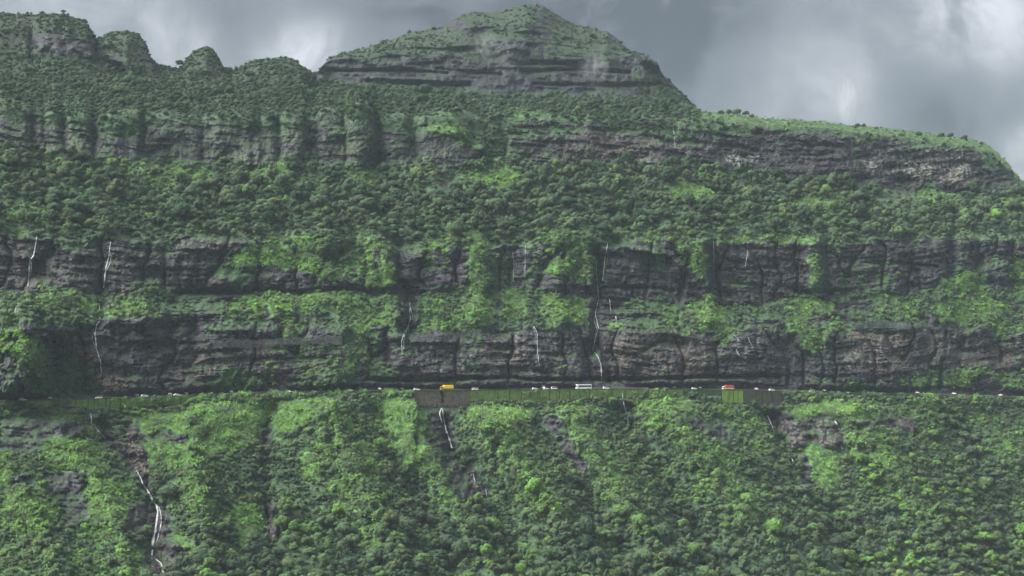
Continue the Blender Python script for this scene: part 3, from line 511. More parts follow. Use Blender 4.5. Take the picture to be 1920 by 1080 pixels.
def depth_at(px, py):
    """distance of the mountain face at a point of the photograph"""
    c = np.clip(np.searchsorted(colpx, px), 1, NC - 1); w = (px - colpx[c - 1]) / (colpx[c] - colpx[c - 1])
    f = lambda k: np.interp(py, P[::-1, k], Y1[::-1, k])
    return float((1 - w) * f(c - 1) + w * f(c))
def yroad(px): return float(np.interp(px, colpx, Yr))
def zroad_at(px): return float(np.interp(px, colpx, zroad))
def road_pt(px, off, dz=0.0):
    """point on the road, off metres behind its outer edge, in the column px"""
    Yq = yroad(px) + off; return Vector(((px - 960) / F * Yq / CT, Yq, zroad_at(px) + dz))
def road_dir(px):
    d = road_pt(px + 6, 3) - road_pt(px - 6, 3); return math.atan2(d.y, d.x)

# valley floor and the hill the camera stands on
gx, gy = np.meshgrid(np.concatenate([np.linspace(-5000, -700, 12), np.linspace(-600, 600, 30), np.linspace(700, 5000, 12)]), np.concatenate([np.linspace(-5000, -300, 10), np.linspace(-250, 900, 40), np.linspace(1000, 7000, 10)]))
gz = -300 + 298 * (1 - sstep(-5, 330, gy + 0.15 * np.abs(gx))) * (gy < 900) + fbm(gx / 160, gy / 160, 3, 99) * 8 * sstep(40, 200, gy) - 4
ni, nj = gx.shape; i = np.arange(ni - 1)[:, None] * nj + np.arange(nj - 1)[None]
gr = mesh_object('valley_ground', np.stack([gx, gy, gz], -1).reshape(-1, 3), np.stack([i, i + 1, i + 1 + nj, i + nj], -1).reshape(-1, 4), simple('valley_green', (.05, .09, .03), .9, scale=.05))
tag(gr, 'green valley ground in front of the mountain', None, None, 'structure')
# ------------------------------------------------------------------ vegetation
def leaf_material(yellow=False):
    m, t, b = new_mat('yellow_foliage' if yellow else 'foliage')
    a = t.node('ShaderNodeAttribute'); a.attribute_type = 'INSTANCER'; a.attribute_name = 'tone'
    inf = t.node('ShaderNodeObjectInfo'); geo = t.node('ShaderNodeNewGeometry')
    n = t.noise(geo.outputs['Position'], .9, 3, .6)
    v = t.math('ADD', a.outputs['Fac'], t.math('ADD', t.math('MULTIPLY', t.math('SUBTRACT', inf.outputs['Random'], .5), .22), t.math('MULTIPLY', t.math('SUBTRACT', n, .5), .45)))
    c = t.ramp(v, [(0.0, (.034, .066, .036)), (.25, (.068, .112, .066)), (.5, (.108, .165, .088)), (.72, (.135, .24, .074)), (.92, (.175, .36, .082)), (1.0, (.20, .37, .09))] if not yellow else [(0, (.16, .16, .03)), (1.0, (.40, .36, .05))])
    # some crowns are greyer, some warmer
    hue = t.math('FRACT', t.math('MULTIPLY', inf.outputs['Random'], 17.3))
    c = t.mix(t.smooth(hue, .6, 1.0, 0, .75), c, t.mix(v, (.055, .080, .056), (.14, .18, .115)))
    c = t.mix(t.smooth(hue, .2, .0, 0, .55), c, t.mix(v, (.070, .085, .040), (.18, .19, .075)))
    t.n.remove(b)
    d = t.node('ShaderNodeBsdfDiffuse'); tr = t.node('ShaderNodeBsdfTranslucent'); mx = t.node('ShaderNodeMixShader')
    na = t.node('ShaderNodeAttribute'); na.attribute_name = 'puff'
    vt = t.node('ShaderNodeVectorTransform'); vt.vector_type = 'NORMAL'; vt.convert_from = 'OBJECT'; vt.convert_to = 'WORLD'; t.l.new(na.outputs['Vector'], vt.inputs[0])
    nn = t.vmath('NORMALIZE', t.vmath('ADD', vt.outputs[0], t.vmath('SCALE', geo.outputs['Normal'], .35)))
    t.put(d.inputs['Normal'], nn)
    t.put(d.inputs[0], c); t.put(tr.inputs[0], c); mx.inputs[0].default_value = .25
    t.l.new(d.outputs[0], mx.inputs[1]); t.l.new(tr.outputs[0], mx.inputs[2])
    t.l.new(mx.outputs[0], t.n['Material Output'].inputs[0])
    return m
M_LEAF = leaf_material(); M_YELLOW = leaf_material(True)
M_BARK = simple('bark', (.075, .06, .05), .9, scale=2.0)
def leaf_quads(cs, ns, sizes, rng):
    """one bent leaf spray per centre, facing its normal"""
    k = len(cs); r = rng.normal(size=(k, 3))
    t1 = np.cross(ns, r); t1 /= np.linalg.norm(t1, axis=1, keepdims=True) + 1e-9
    t2_ = np.cross(ns, t1); s = sizes[:, None]; asp = rng.uniform(.55, .9, (k, 1))
    V = np.stack([cs - t1 * s * .5, cs + t2_ * s * .5 * asp - ns * s * .12, cs + t1 * s * .5, cs - t2_ * s * .5 * asp - ns * s * .12], 1).reshape(-1, 3)
    return V, np.arange(4 * k).reshape(-1, 4)
def crown_arrays(seed, R, Hc, zc, lobes, per, leaf, low=-.35):
    rng = np.random.default_rng(seed); cs, ns, pf = [], [], []
    for i in range(lobes):
        th = rng.uniform(0, 2 * np.pi); ph = np.arcsin(rng.uniform(low, 1.0)) if i else np.pi / 2
        rr = rng.uniform(.45, .78)
        c = np.array([math.cos(th) * math.cos(ph) * R * rr, math.sin(th) * math.cos(ph) * R * rr, zc + math.sin(ph) * Hc * rr])
        lr = R * rng.uniform(.26, .44)
        d = rng.normal(size=(per, 3)); d[:, 2] += .25; d /= np.linalg.norm(d, axis=1, keepdims=True)
        rad = lr * rng.uniform(.72, 1.08, (per, 1))
        cs.append(c + d * rad * [1, 1, .8]); cd_ = c - [0, 0, zc - Hc * .3]; pf.append(d * .75 + cd_ / (np.linalg.norm(cd_) + 1e-6) * .5); nn = d + rng.normal(size=(per, 3)) * .35; ns.append(nn / np.linalg.norm(nn, axis=1, keepdims=True))
    cs = np.concatenate(cs); ns = np.concatenate(ns)
    V_, F_ = leaf_quads(cs, ns, leaf * rng.uniform(.6, 1.35, len(cs)), rng)
    return V_, F_, np.repeat(np.concatenate(pf), 4, 0)
def tube_arrays(pts, rads, n=6):
    V, Fc = [], []
    for k, (p, r) in enumerate(zip(pts, rads)):
        p = Vector(p); q = Vector(pts[min(k + 1, len(pts) - 1)]) - Vector(pts[max(k - 1, 0)]); q.normalize()
        a = q.orthogonal().normalized(); b = q.cross(a)
        for j in range(n):
            an = 2 * math.pi * j / n; V.append(p + (a * math.cos(an) + b * math.sin(an)) * r)
    for k in range(len(pts) - 1):
        for j in range(n): Fc.append((k * n + j, k * n + (j + 1) % n, (k + 1) * n + (j + 1) % n, (k + 1) * n + j))
    return np.array([tuple(v) for v in V]), np.array(Fc)
def trunk_arrays(seed, h, R):
    rng = random.Random(seed); parts = [tube_arrays([(0, 0, -1.2), (.1, .05, h * .5), (rng.uniform(-.3, .3), rng.uniform(-.3, .3), h)], [.34, .25, .14])]
    for k in range(5):
        a = rng.uniform(0, 6.28); z0 = h * rng.uniform(.5, .85)
        parts.append(tube_arrays([(.05, .03, z0), (math.cos(a) * R * .35, math.sin(a) * R * .35, z0 + R * .3), (math.cos(a) * R * .65, math.sin(a) * R * .65, z0 + R * .45)], [.13, .09, .04], 5))
    return join_arrays(parts)
def join_arrays(parts):
    V, Fc, o = [], [], 0
    for v, f in parts: V.append(v); Fc.append(f + o); o += len(v)
    return np.concatenate(V), np.concatenate(Fc)
def raw_mesh(name, V, Fc, mats, split=None, puff=None):
    me = bpy.data.meshes.new(name); V = np.asarray(V, np.float32); Fc = np.asarray(Fc, np.int32)
    me.vertices.add(len(V)); me.vertices.foreach_set('co', V.ravel()); me.loops.add(Fc.size); me.polygons.add(len(Fc))
    me.loops.foreach_set('vertex_index', Fc.ravel()); me.polygons.foreach_set('loop_start', np.arange(0, Fc.size, 4, dtype=np.int32))
    for m in mats: me.materials.append(m)
    if split is not None: me.polygons.foreach_set('material_index', (np.arange(len(Fc)) >= split).astype(np.int32))
    me.update(calc_edges=True)
    if puff is not None:
        pa = np.zeros((len(V), 3), np.float32); pa[:, 2] = 1; pa[:len(puff)] = puff
        a = me.attributes.new('puff', 'FLOAT_VECTOR', 'POINT'); a.data.foreach_set('vector', pa.ravel())
    return me
TREES = []      # (crown mesh, trunk mesh, whole mesh)
for k, (R, Hc, zc, lobes, per, leaf) in enumerate([(4.3, 3.2, 4.8, 17, 66, .76), (3.7, 3.6, 5.2, 15, 64, .72), (5.0, 3.3, 5.0, 24, 64, .78), (3.2, 3.1, 4.4, 12, 60, .7), (4.6, 2.5, 5.4, 19, 60, .74), (3.9, 4.4, 5.6, 18, 62, .72), (4.4, 3.0, 4.2, 13, 60, .8), (3.4, 2.6, 3.6, 11, 62, .7)]):
    cv, cf, pf = crown_arrays(100 + k, R, Hc, zc, lobes, per, leaf); tv, tf = trunk_arrays(200 + k, zc, R)
    wv, wf = join_arrays([(cv, cf), (tv, tf)])
    TREES.append((raw_mesh('crown', cv, cf, [M_LEAF], None, pf), raw_mesh('trunk', tv, tf, [M_BARK]), raw_mesh('forest_tree', wv, wf, [M_LEAF, M_BARK], len(cf), pf)))
SHRUBS = []
for k, (R, Hc, zc, lobes, per, leaf) in enumerate([(1.7, 1.1, .5, 7, 26, .62), (2.2, 1.2, .5, 9, 26, .68), (1.4, 1.4, .7, 6, 26, .55), (2.0, .8, .3, 8, 24, .6)]):
    cv, cf, pf = crown_arrays(300 + k, R, Hc, zc, lobes, per, leaf, -.1); SHRUBS.append(raw_mesh('shrub', cv, cf, [M_LEAF], None, pf))
TUFTS = []
for k in range(4):
    rng = np.random.default_rng(400 + k); n = 34
    c = rng.normal(size=(n, 3)) * [.75, .75, .22] + [0, 0, .25]; nn = rng.normal(size=(n, 3)) * .55 + [0, -.35, 1]; nn /= np.linalg.norm(nn, axis=1, keepdims=True)
    cv, cf = leaf_quads(c, nn, rng.uniform(.4, .95, n), rng); TUFTS.append(raw_mesh('creeper', cv, cf, [M_LEAF], None, np.repeat(nn * .8 + [0, -.2, .5], 4, 0)))

def proto_collection(name, meshes):
    c = bpy.data.collections.new(name)
    for i, me in enumerate(meshes):
        c.objects.link(bpy.data.objects.new('%s_%02d' % (name, i), me))
    return c
def scatter_object(name, pts, pid, rot, scl, tone, coll, label, cat):
    me = bpy.data.meshes.new(name); me.vertices.add(len(pts)); me.vertices.foreach_set('co', np.asarray(pts, np.float32).ravel())
    def add(n, typ, prop, arr): a = me.attributes.new(n, typ, 'POINT'); a.data.foreach_set(prop, arr)
    add('pid', 'INT', 'value', np.asarray(pid, np.int32)); add('rot', 'FLOAT_VECTOR', 'vector', np.asarray(rot, np.float32).ravel())
    add('scl', 'FLOAT_VECTOR', 'vector', np.asarray(scl, np.float32).ravel()); add('tone', 'FLOAT', 'value', np.asarray(tone, np.float32))
    o = bpy.data.objects.new(name, me); COL.objects.link(o)
    ng = bpy.data.node_groups.new(name, 'GeometryNodeTree')
    ng.interface.new_socket('Geometry', in_out='INPUT', socket_type='NodeSocketGeometry'); ng.interface.new_socket('Geometry', in_out='OUTPUT', socket_type='NodeSocketGeometry')
    N = ng.nodes; L = ng.links
    gi = N.new('NodeGroupInput'); go = N.new('NodeGroupOutput'); ip = N.new('GeometryNodeInstanceOnPoints'); ci = N.new('GeometryNodeCollectionInfo')
    ci.inputs['Collection'].default_value = coll; ci.inputs['Separate Children'].default_value = True; ci.inputs['Reset Children'].default_value = True
    def attr(n, dt): a = N.new('GeometryNodeInputNamedAttribute'); a.data_type = dt; a.inputs['Name'].default_value = n; return [q for q in a.outputs if q.enabled and q.name == 'Attribute'][0]
    L.new(gi.outputs[0], ip.inputs['Points']); L.new(ci.outputs[0], ip.inputs['Instance']); ip.inputs['Pick Instance'].default_value = True
    L.new(attr('pid', 'INT'), ip.inputs['Instance Index'])
    er = N.new('FunctionNodeEulerToRotation'); L.new(attr('rot', 'FLOAT_VECTOR'), er.inputs[0]); L.new(er.outputs[0], ip.inputs['Rotation'])
    L.new(attr('scl', 'FLOAT_VECTOR'), ip.inputs['Scale']); L.new(ip.outputs[0], go.inputs[0])
    md = o.modifiers.new('scatter', 'NODES'); md.node_group = ng
    return tag(o, label, cat, None, 'stuff')

# candidate points on the terrain: random cells of the grid, weighted by true area
A_ = np.stack([X1, Y1, Z1], -1)
e1 = A_[:-1, 1:] - A_[:-1, :-1]; e2 = A_[1:, :-1] - A_[:-1, :-1]
area = np.linalg.norm(np.cross(e1, e2), axis=-1)
inview = ((PX > -150) & (PX < 2070) & (P < 1190))[:-1, :-1]
cellz = N1[:-1, :-1, 2]; clearc = road_clear[:-1, :-1]
def sample(prob_per_m2, rng):
    """random points, given a density per square metre for each cell"""
    p = (prob_per_m2 * area * inview * ~clearc).ravel(); n = rng.poisson(p.sum())
    idx = np.searchsorted(np.cumsum(p), rng.random(n) * p.sum()); idx = np.clip(idx, 0, len(p) - 1)
    r, c = np.divmod(idx, area.shape[1]); a, b = rng.random(n)[:, None], rng.random(n)[:, None]
    pos = A_[r, c] + e1[r, c] * a + e2[r, c] * b
    return pos, r, c
def thin(pos, dist, rng):
    cell = {}; keep = np.zeros(len(pos), bool); d2 = dist * dist; q = np.floor(pos / dist).astype(int)
    for i in rng.permutation(len(pos)):
        k = tuple(q[i]); ok = True; p = pos[i]
        for a in (-1, 0, 1):
            for b in (-1, 0, 1):
                for c in (-1, 0, 1):
                    for s in cell.get((k[0] + a, k[1] + b, k[2] + c), ()):
                        if (s[0] - p[0]) ** 2 + (s[1] - p[1]) ** 2 + (s[2] - p[2]) ** 2 < d2: ok = False; break
                    if not ok: break
                if not ok: break
            if not ok: break
        if ok: cell.setdefault(k, []).append(p); keep[i] = True
    return keep
c_ = lambda a: a[:-1, :-1]
bandc = np.broadcast_to(band[:, None], P.shape)[:-1, :-1]
# --- trees
rng = np.random.default_rng(5)
tn = tree + .42 * coarse + .15 * fine + np.where((band == 8)[:, None], .45 * patch, 0.0)
dens = c_(sstep(.38, .7, tn) * (rock_s < .6)) * .08
pos, r, c = sample(dens, rng); keep = thin(pos, 3.9, rng); pos, r, c = pos[keep], r[keep], c[keep]
px_t, py_t = PX[r, c], P[r, c]
far = np.isin(bandc[r, c], (10, 11, 12))
scl = rng.lognormal(-.06, .34, len(pos)) * np.where(far, .44, np.where(bandc[r, c] == 8, .82, .76)) * np.where((bandc[r, c] == 2) & (rng.random(len(pos)) < .6), .68, 1.0)
scl = np.clip(scl, .33, 1.5)
near_pale = sstep(1250, 1800, px_t) * sstep(800, 900, py_t)
tone = .27 + .38 * coarse[r, c] + .40 * patch[r, c] + rng.normal(0, .09, len(pos)) + .15 * (bandc[r, c] <= 2) + .25 * grass[r, c] - .16 * far - .04 * (bandc[r, c] == 8) + .12 * near_pale
rot = np.stack([rng.normal(0, .07, len(pos)), rng.normal(0, .07, len(pos)), rng.uniform(0, 6.283, len(pos))], 1)
pid = rng.integers(0, len(TREES), len(pos))
s3 = np.stack([scl * rng.uniform(.8, 1.25, len(pos)), scl * rng.uniform(.8, 1.25, len(pos)), scl * rng.uniform(.75, 1.25, len(pos))], 1)
# the 300 largest in the picture are trees of their own, the rest is the forest
vis = (px_t > 8) & (px_t < 1912) & (py_t > 790) & (py_t < 1072)
score = np.where(vis, scl * np.array([TREES[k][0].dimensions[0] if hasattr(TREES[k][0], 'dimensions') else 9 for k in pid]) / pos[:, 1], 0)
score = np.where(vis, scl / pos[:, 1] * 1000, 0) * np.where(py_t > 900, 1.15, 1.0)
own = np.zeros(len(pos), bool); own[np.argsort(-score)[:299]] = True
print('trees', len(pos))
C_TREE = proto_collection('forest_tree', [t[2] for t in TREES])
rest = ~own
scatter_object('forest', pos[rest], pid[rest], rot[rest], s3[rest], tone[rest], C_TREE, 'dense broadleaf forest covering terraces and slopes of the mountain', 'forest')
def make_tree(p, k, rt, sc, tn_, label, group, name='broadleaf_tree'):
    e = bpy.data.objects.new(name, None); COL.objects.link(e); e.location = p; e.rotation_euler = rt; e.scale = sc; e.empty_display_size = .5
    for nm, me in (('crown', TREES[k][0]), ('trunk', TREES[k][1])):
        o = bpy.data.objects.new(nm, me); COL.objects.link(o); o.parent = e; o['tone'] = float(tn_)
    return tag(e, label, 'tree', group)
def tree_words(px, py, tn_, sc):
    colour = 'dark green' if tn_ < .36 else ('mid green' if tn_ < .52 else ('light green' if tn_ < .68 else 'yellowish green'))
    size = 'small' if sc < .85 else ('medium' if sc < 1.05 else 'large')
    place = ['left of the long stream', 'right of the long stream', 'left of the gully', 'in the masonry wall gully', 'below the mossy panelled wall', 'below the red truck', 'below the bare ledges', 'near the right edge'][int(np.searchsorted([300, 520, 800, 1000, 1240, 1480, 1700], px))]
    hgt = 'lowest' if py > 1020 else ('low' if py > 960 else ('midway' if py > 890 else 'high'))
    return '%s %s tree' % (size, colour), '%s %s' % (hgt, place)
ORD = ['leftmost', 'second', 'third', 'fourth', 'fifth', 'sixth', 'seventh', 'eighth', 'ninth', 'tenth', 'eleventh', 'twelfth']
bins = {}
for i in np.where(own)[0]: bins.setdefault(tree_words(px_t[i], py_t[i], tone[i], scl[i]), []).append(i)
for (kind_, place_), idx in bins.items():
    idx.sort(key=lambda q: px_t[q])
    for n_, i in enumerate(idx):
        lab = '%s %s' % (kind_, place_) if len(idx) == 1 else ('%s %s of several %s' % (ORD[n_], kind_, place_) if n_ == 0 else '%s from left, %s %s' % (ORD[min(n_, 11)], kind_, place_))
        make_tree(pos[i] - [0, 0, .3], int(pid[i]), rot[i], s3[i], tone[i], lab, 'broadleaf trees on the lower slope')
# --- single trees that stand out
def lone(px, py, k, sc, tn_, label, group=None, yoff=0.0, name='broadleaf_tree'):
    Yq = depth_at(px, py) + yoff; p = at(px, py, Yq)
    return make_tree(p - Vector((0, 0, .4)), k, (0, 0, px % 6.28), (sc, sc, sc), tn_, label, group, name)
yt = lone(966, 893, 3, .95, .5, 'single bright yellow tree standing in the green slope below the road')
yc = yt.children[0].data.copy(); yc.materials[0] = M_YELLOW; yt.children[0].data = yc
lone(119, 27, 4, .62, .2, 'small tree with a spreading crown on the flat top of the left pinnacle', None, 2)
lone(128, 29, 7, .45, .2, 'tiny bush right of the spreading tree on the left pinnacle', None, 2)
lone(100, 26, 7, .3, .2, 'tiny bush left of the spreading tree on the left pinnacle', None, 2)
lone(6, 26, 7, .5, .2, 'small tree on the skyline at the left edge', None, 2)
for px, py, k, sc, lab in ((1352, 216, 2, .8, 'leftmost crown of the grove on the plateau beside the summit'), (1366, 217, 0, 1.0, 'second tree from the left in the grove on the plateau'), (1382, 217, 2, 1.0, 'tallest tree in the middle of the grove on the plateau'), (1398, 219, 4, .9, 'fourth tree of the grove on the plateau'), (1410, 220, 7, .8, 'rightmost low tree of the grove on the plateau'), (1330, 214, 7, .7, 'low bush where the summit flank meets the plateau'),
                           (1608, 239, 6, .8, 'rounded tree right of the mist plume on the plateau rim'), (1620, 240, 0, .75, 'second rounded tree right of the mist plume on the rim'), (1643, 242, 7, .6, 'small round bush on the plateau rim between the two groves'), (1662, 244, 7, .4, 'low bush on the rim, left of a row of three'), (1678, 245, 7, .45, 'low bush on the rim, middle of a row of three'), (1694, 247, 3, .5, 'low bush on the rim, right of a row of three'),
                           (1722, 258, 0, .9, 'dark round tree hanging just below the rim edge'), (1764, 259, 2, .85, 'left tree of the grove near the rim end'), (1782, 260, 0, .95, 'middle tree of the grove near the rim end'), (1808, 263, 2, .8, 'right tree of the grove near the rim end'), (1840, 270, 7, .7, 'last bush on the rim before it drops away'), (1838, 275, 7, .5, 'low bush below the last bush on the rim')):
    lone(px, py + 2, k, sc, .22, lab, 'trees along the plateau rim', -1)
for px, py, sc, lab in ((715, 79, .5, 'left tree of the pair on the summit shoulder'), (726, 76, .5, 'right tree of the pair on the summit shoulder'), (646, 100, .35, 'small bush low on the left shoulder of the summit'), (820, 53, .28, 'tiny bush on the skyline left of the summit dome'), (462, 119, .35, 'small bush on the low pinnacle left of the summit'), (500, 111, .3, 'tiny bush on top of the low pinnacle'), (310, 133, .4, 'left bush in the notch between the pinnacles'), (322, 133, .4, 'right bush in the notch between the pinnacles'), (433, 138, .4, 'bush in the notch beside the pointed pinnacle')):
    lone(px, py + 1, 7, sc, .2, lab, 'skyline bushes', 0)
lone(572, 733, 6, 1.0, .42, 'grey green tree rising above the road edge left of the masonry wall', None, -5)
lone(862, 729, 7, .95, .5, 'round green roadside tree right of the yellow truck', None, 0)
# --- shrubs
rng = np.random.default_rng(6)
sn = shrub + .5 * fine + .35 * coarse
dens = c_(sstep(.2, .7, sn) * np.clip(1.1 - rock_s * .95, 0, 1)) * .15 * np.where(bandc >= 11, .75, np.where(bandc >= 10, .40, 1.0))
pos, r, c = sample(dens, rng)
fx = rng.uniform(-60, 1990, 900); fx = fx[~((fx > 772) & (fx < 884)) & ~((fx > 1180) & (fx < 1470) & (fx % 7 < 5)) & ~((fx > 160) & (fx < 185))]
fr = RD(fx) + WALLH(fx) + rng.uniform(-1, 9, len(fx)); fc = np.clip(np.searchsorted(colpx, fx), 0, NC - 2); frr = np.array([int(np.argmin(np.abs(P[:, c0_] - y_))) for c0_, y_ in zip(fc, fr)])
fp = np.array([tuple(at(a_, b_, depth_at(a_, b_) - 1.2)) for a_, b_ in zip(fx, fr)])
pos = np.concatenate([pos, fp]); r = np.concatenate([r, np.clip(frr, 0, NR - 2)]); c = np.concatenate([c, fc])
tone = .34 + .35 * grass[r, c] + .34 * coarse[r, c] + .30 * patch[r, c] + .2 * fine[r, c] + rng.normal(0, .09, len(pos)) - .26 * (bandc[r, c] >= 9)
scl = rng.lognormal(-.05, .3, len(pos)) * np.where(bandc[r, c] >= 10, .9, 1.0)
print('shrubs', len(pos))
C_SHRUB = proto_collection('shrub', SHRUBS)
rot = np.stack([rng.normal(.25, .15, len(pos)), rng.normal(0, .15, len(pos)), rng.uniform(0, 6.283, len(pos))], 1)
scatter_object('undergrowth', pos, rng.integers(0, len(SHRUBS), len(pos)), rot, np.repeat(scl[:, None], 3, 1), tone, C_SHRUB, 'shrubs and bushes growing on ledges and slopes', 'shrubs')
# --- bright creepers and tall grass
rng = np.random.default_rng(8)
gn = grass + .45 * fine + .3 * coarse
dens = c_(sstep(.35, .8, gn) * (1 - rock_s)) * .36 * np.where(bandc >= 9, .15, 1.0)
pos, r, c = sample(dens, rng)
hx = np.concatenate([rng.uniform(-60, 160, 180), rng.uniform(185, 372, 120), rng.uniform(372, 776, 350), rng.uniform(1172, 1300, 50), rng.uniform(880, 1172, 25), rng.uniform(1466, 1990, 500)]); hx = hx[pnoise(hx / 16, hx * 0, 5) > -.12]
hz_ = rng.beta(1.1, 1.6, len(hx)); hp = np.array([tuple(road_pt(a_, -1.0, .35 - b_ * (WALLH(a_) * .33 + 1))) for a_, b_ in zip(hx, hz_)])
hc = np.clip(np.searchsorted(colpx, hx), 0, NC - 2); pos = np.concatenate([pos, hp]); r = np.concatenate([r, np.full(len(hx), int(np.argmax(band == 2)) + 100)]); c = np.concatenate([c, hc])
tone = .62 + .30 * (grass[r, c] - .6) + .42 * coarse[r, c] + .3 * fine[r, c] + rng.normal(0, .08, len(pos)) - .18 * (bandc[r, c] >= 9)
tone = np.clip(tone, .3, .85)
print('tufts', len(pos))
C_TUFT = proto_collection('creeper', TUFTS)
rot = np.stack([rng.normal(.45, .2, len(pos)), rng.normal(0, .2, len(pos)), rng.uniform(-.6, .6, len(pos))], 1)
scatter_object('creepers', pos, rng.integers(0, len(TUFTS), len(pos)), rot, np.repeat(rng.lognormal(.05, .28, len(pos))[:, None], 3, 1), tone, C_TUFT, 'bright green creepers and tall grass on the slopes and ledges', 'creepers')
# shared-mesh prototypes of things must not leave stray users behind
# ------------------------------------------------------------------ road
def strip(name, px0, px1, step, o0, o1, dz0, dz1, mat, parent=None):
    """a ribbon along the road between two offsets"""
    V, Fc = [], []
    xs = np.arange(px0, px1 + .1, step)
    for q in xs: V += [tuple(road_pt(q, o0, dz0)), tuple(road_pt(q, o1, dz1))]
    for i in range(len(xs) - 1): Fc.append((2 * i, 2 * i + 2, 2 * i + 3, 2 * i + 1))
    return mesh_object(name, V, Fc, mat, parent)
def bar(name, px0, px1, step, o0, o1, z0, z1, mat, parent=None, jag=0.0):
    """a solid beam along the road: offsets o0..o1, heights z0..z1 above the road"""
    V, Fc = [], []
    xs = np.linspace(px0, px1, max(2, int(round((px1 - px0) / step)) + 1)); n = len(xs)
    for q in xs:
        j = jag * random.uniform(-1, 1)
        for o_, z_ in ((o0, z0), (o0, z1 + j), (o1, z1 + j), (o1, z0)): V.append(tuple(road_pt(q, o_, z_)))
    for i in range(n - 1):
        a, b = 4 * i, 4 * i + 4
        for k in range(4): Fc.append((a + k, b + k, b + (k + 1) % 4, a + (k + 1) % 4))
    Fc.append((0, 1, 2, 3)); e = 4 * (n - 1); Fc.append((e + 3, e + 2, e + 1, e))
    return mesh_object(name, V, Fc, mat, parent, smooth=False)
M_ASPH = simple('asphalt', (.05, .05, .053), .55, scale=.8, var=.25)
M_PAINT = simple('road_paint', (.6, .6, .57), .6, scale=1.5, var=.2)
tag(strip('road', -860, 2860, 6, .35, 10.2, 0, .02, M_ASPH), 'wet grey two lane mountain road', None, None, 'structure')
sh = strip('road_shoulder', -860, 2860, 6, 10.2, 14.6, .16, 1.1, simple('gravel', (.035, .033, .033), .9, scale=2.0, var=.4)); tag(sh, 'gravel shoulder at the foot of the cliff', None, None, 'structure')
tag(bar('kerb', -860, 2860, 8, 10.0, 10.3, -.2, .17, simple('kerb_concrete', (.09, .09, .088), .8)), 'low concrete kerb along the shoulder', None, None, 'structure')
marks = strip('edge_line', -860, 2860, 6, .8, .95, .008, .008, M_PAINT); tag(marks, 'white edge line on the road', None, None, 'structure')
V, Fc = [], []
for q in np.arange(-200, 2100, 20.0):
    k = len(V); V += [tuple(road_pt(q, 5.2, .018)), tuple(road_pt(q + 8, 5.2, .018)), tuple(road_pt(q + 8, 5.35, .018)), tuple(road_pt(q, 5.35, .018))]; Fc.append((k, k + 1, k + 2, k + 3))
tag(mesh_object('centre_line', V, Fc, M_PAINT), 'dashed white centre line on the road', None, None, 'structure')

# ------------------------------------------------------------------ retaining walls, panel by panel
def mossy(name, a, b_, c, thr=.5, sc=.35):
    m, t, b = new_mat(name); geo = t.node('ShaderNodeNewGeometry'); pos_ = geo.outputs['Position']
    n = t.noise(pos_, sc, 5, .6); s = t.noise(t.vmath('MULTIPLY', pos_, (1.3, 1.3, .12)), 1.0, 4, .6); f = t.noise(pos_, 2.2, 4, .6)
    col = t.mix(t.smooth(n, thr - .16, thr + .16), a, b_); col = t.mix(t.smooth(s, .52, .68, 0, .8), col, c); col = t.mix(f, col, t.mix(.5, col, (.01, .012, .008)), 'MIX')
    t.put(b.inputs['Base Color'], col); b.inputs['Roughness'].default_value = .85
    bp = t.node('ShaderNodeBump'); bp.inputs['Strength'].default_value = .5; bp.inputs['Distance'].default_value = .2; t.put(bp.inputs['Height'], f); t.l.new(bp.outputs[0], b.inputs['Normal'])
    return m
M_MOSS = mossy('mossy_concrete', (.11, .18, .04), (.19, .30, .05), (.05, .062, .03))
M_MOSSD = mossy('dark_mossy_concrete', (.04, .075, .03), (.07, .12, .04), (.03, .036, .025))
M_CONC = mossy('stained_concrete', (.06, .075, .045), (.10, .11, .075), (.035, .042, .03))
M_BRIGHT = mossy('bright_moss', (.22, .38, .05), (.28, .44, .06), (.10, .15, .04))
M_STONE = mossy('masonry', (.17, .145, .115), (.28, .24, .195), (.085, .075, .06), .5, .7)
M_JOINT = simple('wet_joint', (.012, .014, .012), .6)
def wall(px0, px1, joints, mat, depth, label, name='retaining_wall', cope=M_MOSSD, cope_h=.55):
    root = bpy.data.objects.new(name, None); COL.objects.link(root); root.location = road_pt((px0 + px1) / 2, -.4, -depth)
    tag(root, label, 'retaining wall', 'retaining walls along the outer road edge')
    inv = Matrix.Translation(-root.location)
    def adopt(o): o.data.transform(inv); o.parent = root; return o
    edges = [px0] + [j for j in joints if px0 < j < px1] + [px1]
    for a, b in zip(edges[:-1], edges[1:]):
        g = .55
        for s0 in np.arange(a, b - 1e-3, 30):
            s1 = min(s0 + 30, b)
            adopt(bar('panel', s0 + (g if s0 == a else 0.06), s1 - (g if s1 == b else 0.06), 6, -.75 + random.uniform(-.12, .05), .25, -depth, -.12, mat))
    adopt(bar('backing', px0, px1, 6, -.35, .30, -depth, -.14, M_JOINT))
    q_ = px0
    while q_ < px1 - 1:
        q1_ = min(px1, q_ + random.uniform(9, 26)); adopt(bar('parapet', q_ + .2, q1_ - random.choice((.2, .2, 1.2)), 3, -.85 - random.uniform(0, .15), .32, -.11, cope_h * random.uniform(.65, 1.2), random.choice((cope, M_MOSSD, M_MOSSD)), jag=.07)); q_ = q1_
    return root
wall(-60, 372, [3, 62, 115, 167, 178, 201, 228, 265, 300, 340], M_MOSS, 11.5, 'long mossy green wall at the left end of the road with dark drain slots', cope=M_CONC)
wall(372, 776, [430, 500, 560, 640, 700], M_MOSSD, 5.0, 'low dark wall half hidden by creepers left of the masonry wall')
wall(880, 1172, [933.5, 955.6, 977.5, 994.6, 1012, 1030, 1048.7, 1068.5, 1087, 1105, 1132, 1148], M_MOSS, 10.0, 'bright mossy panelled wall with dark joints below the white bus', cope=M_CONC)
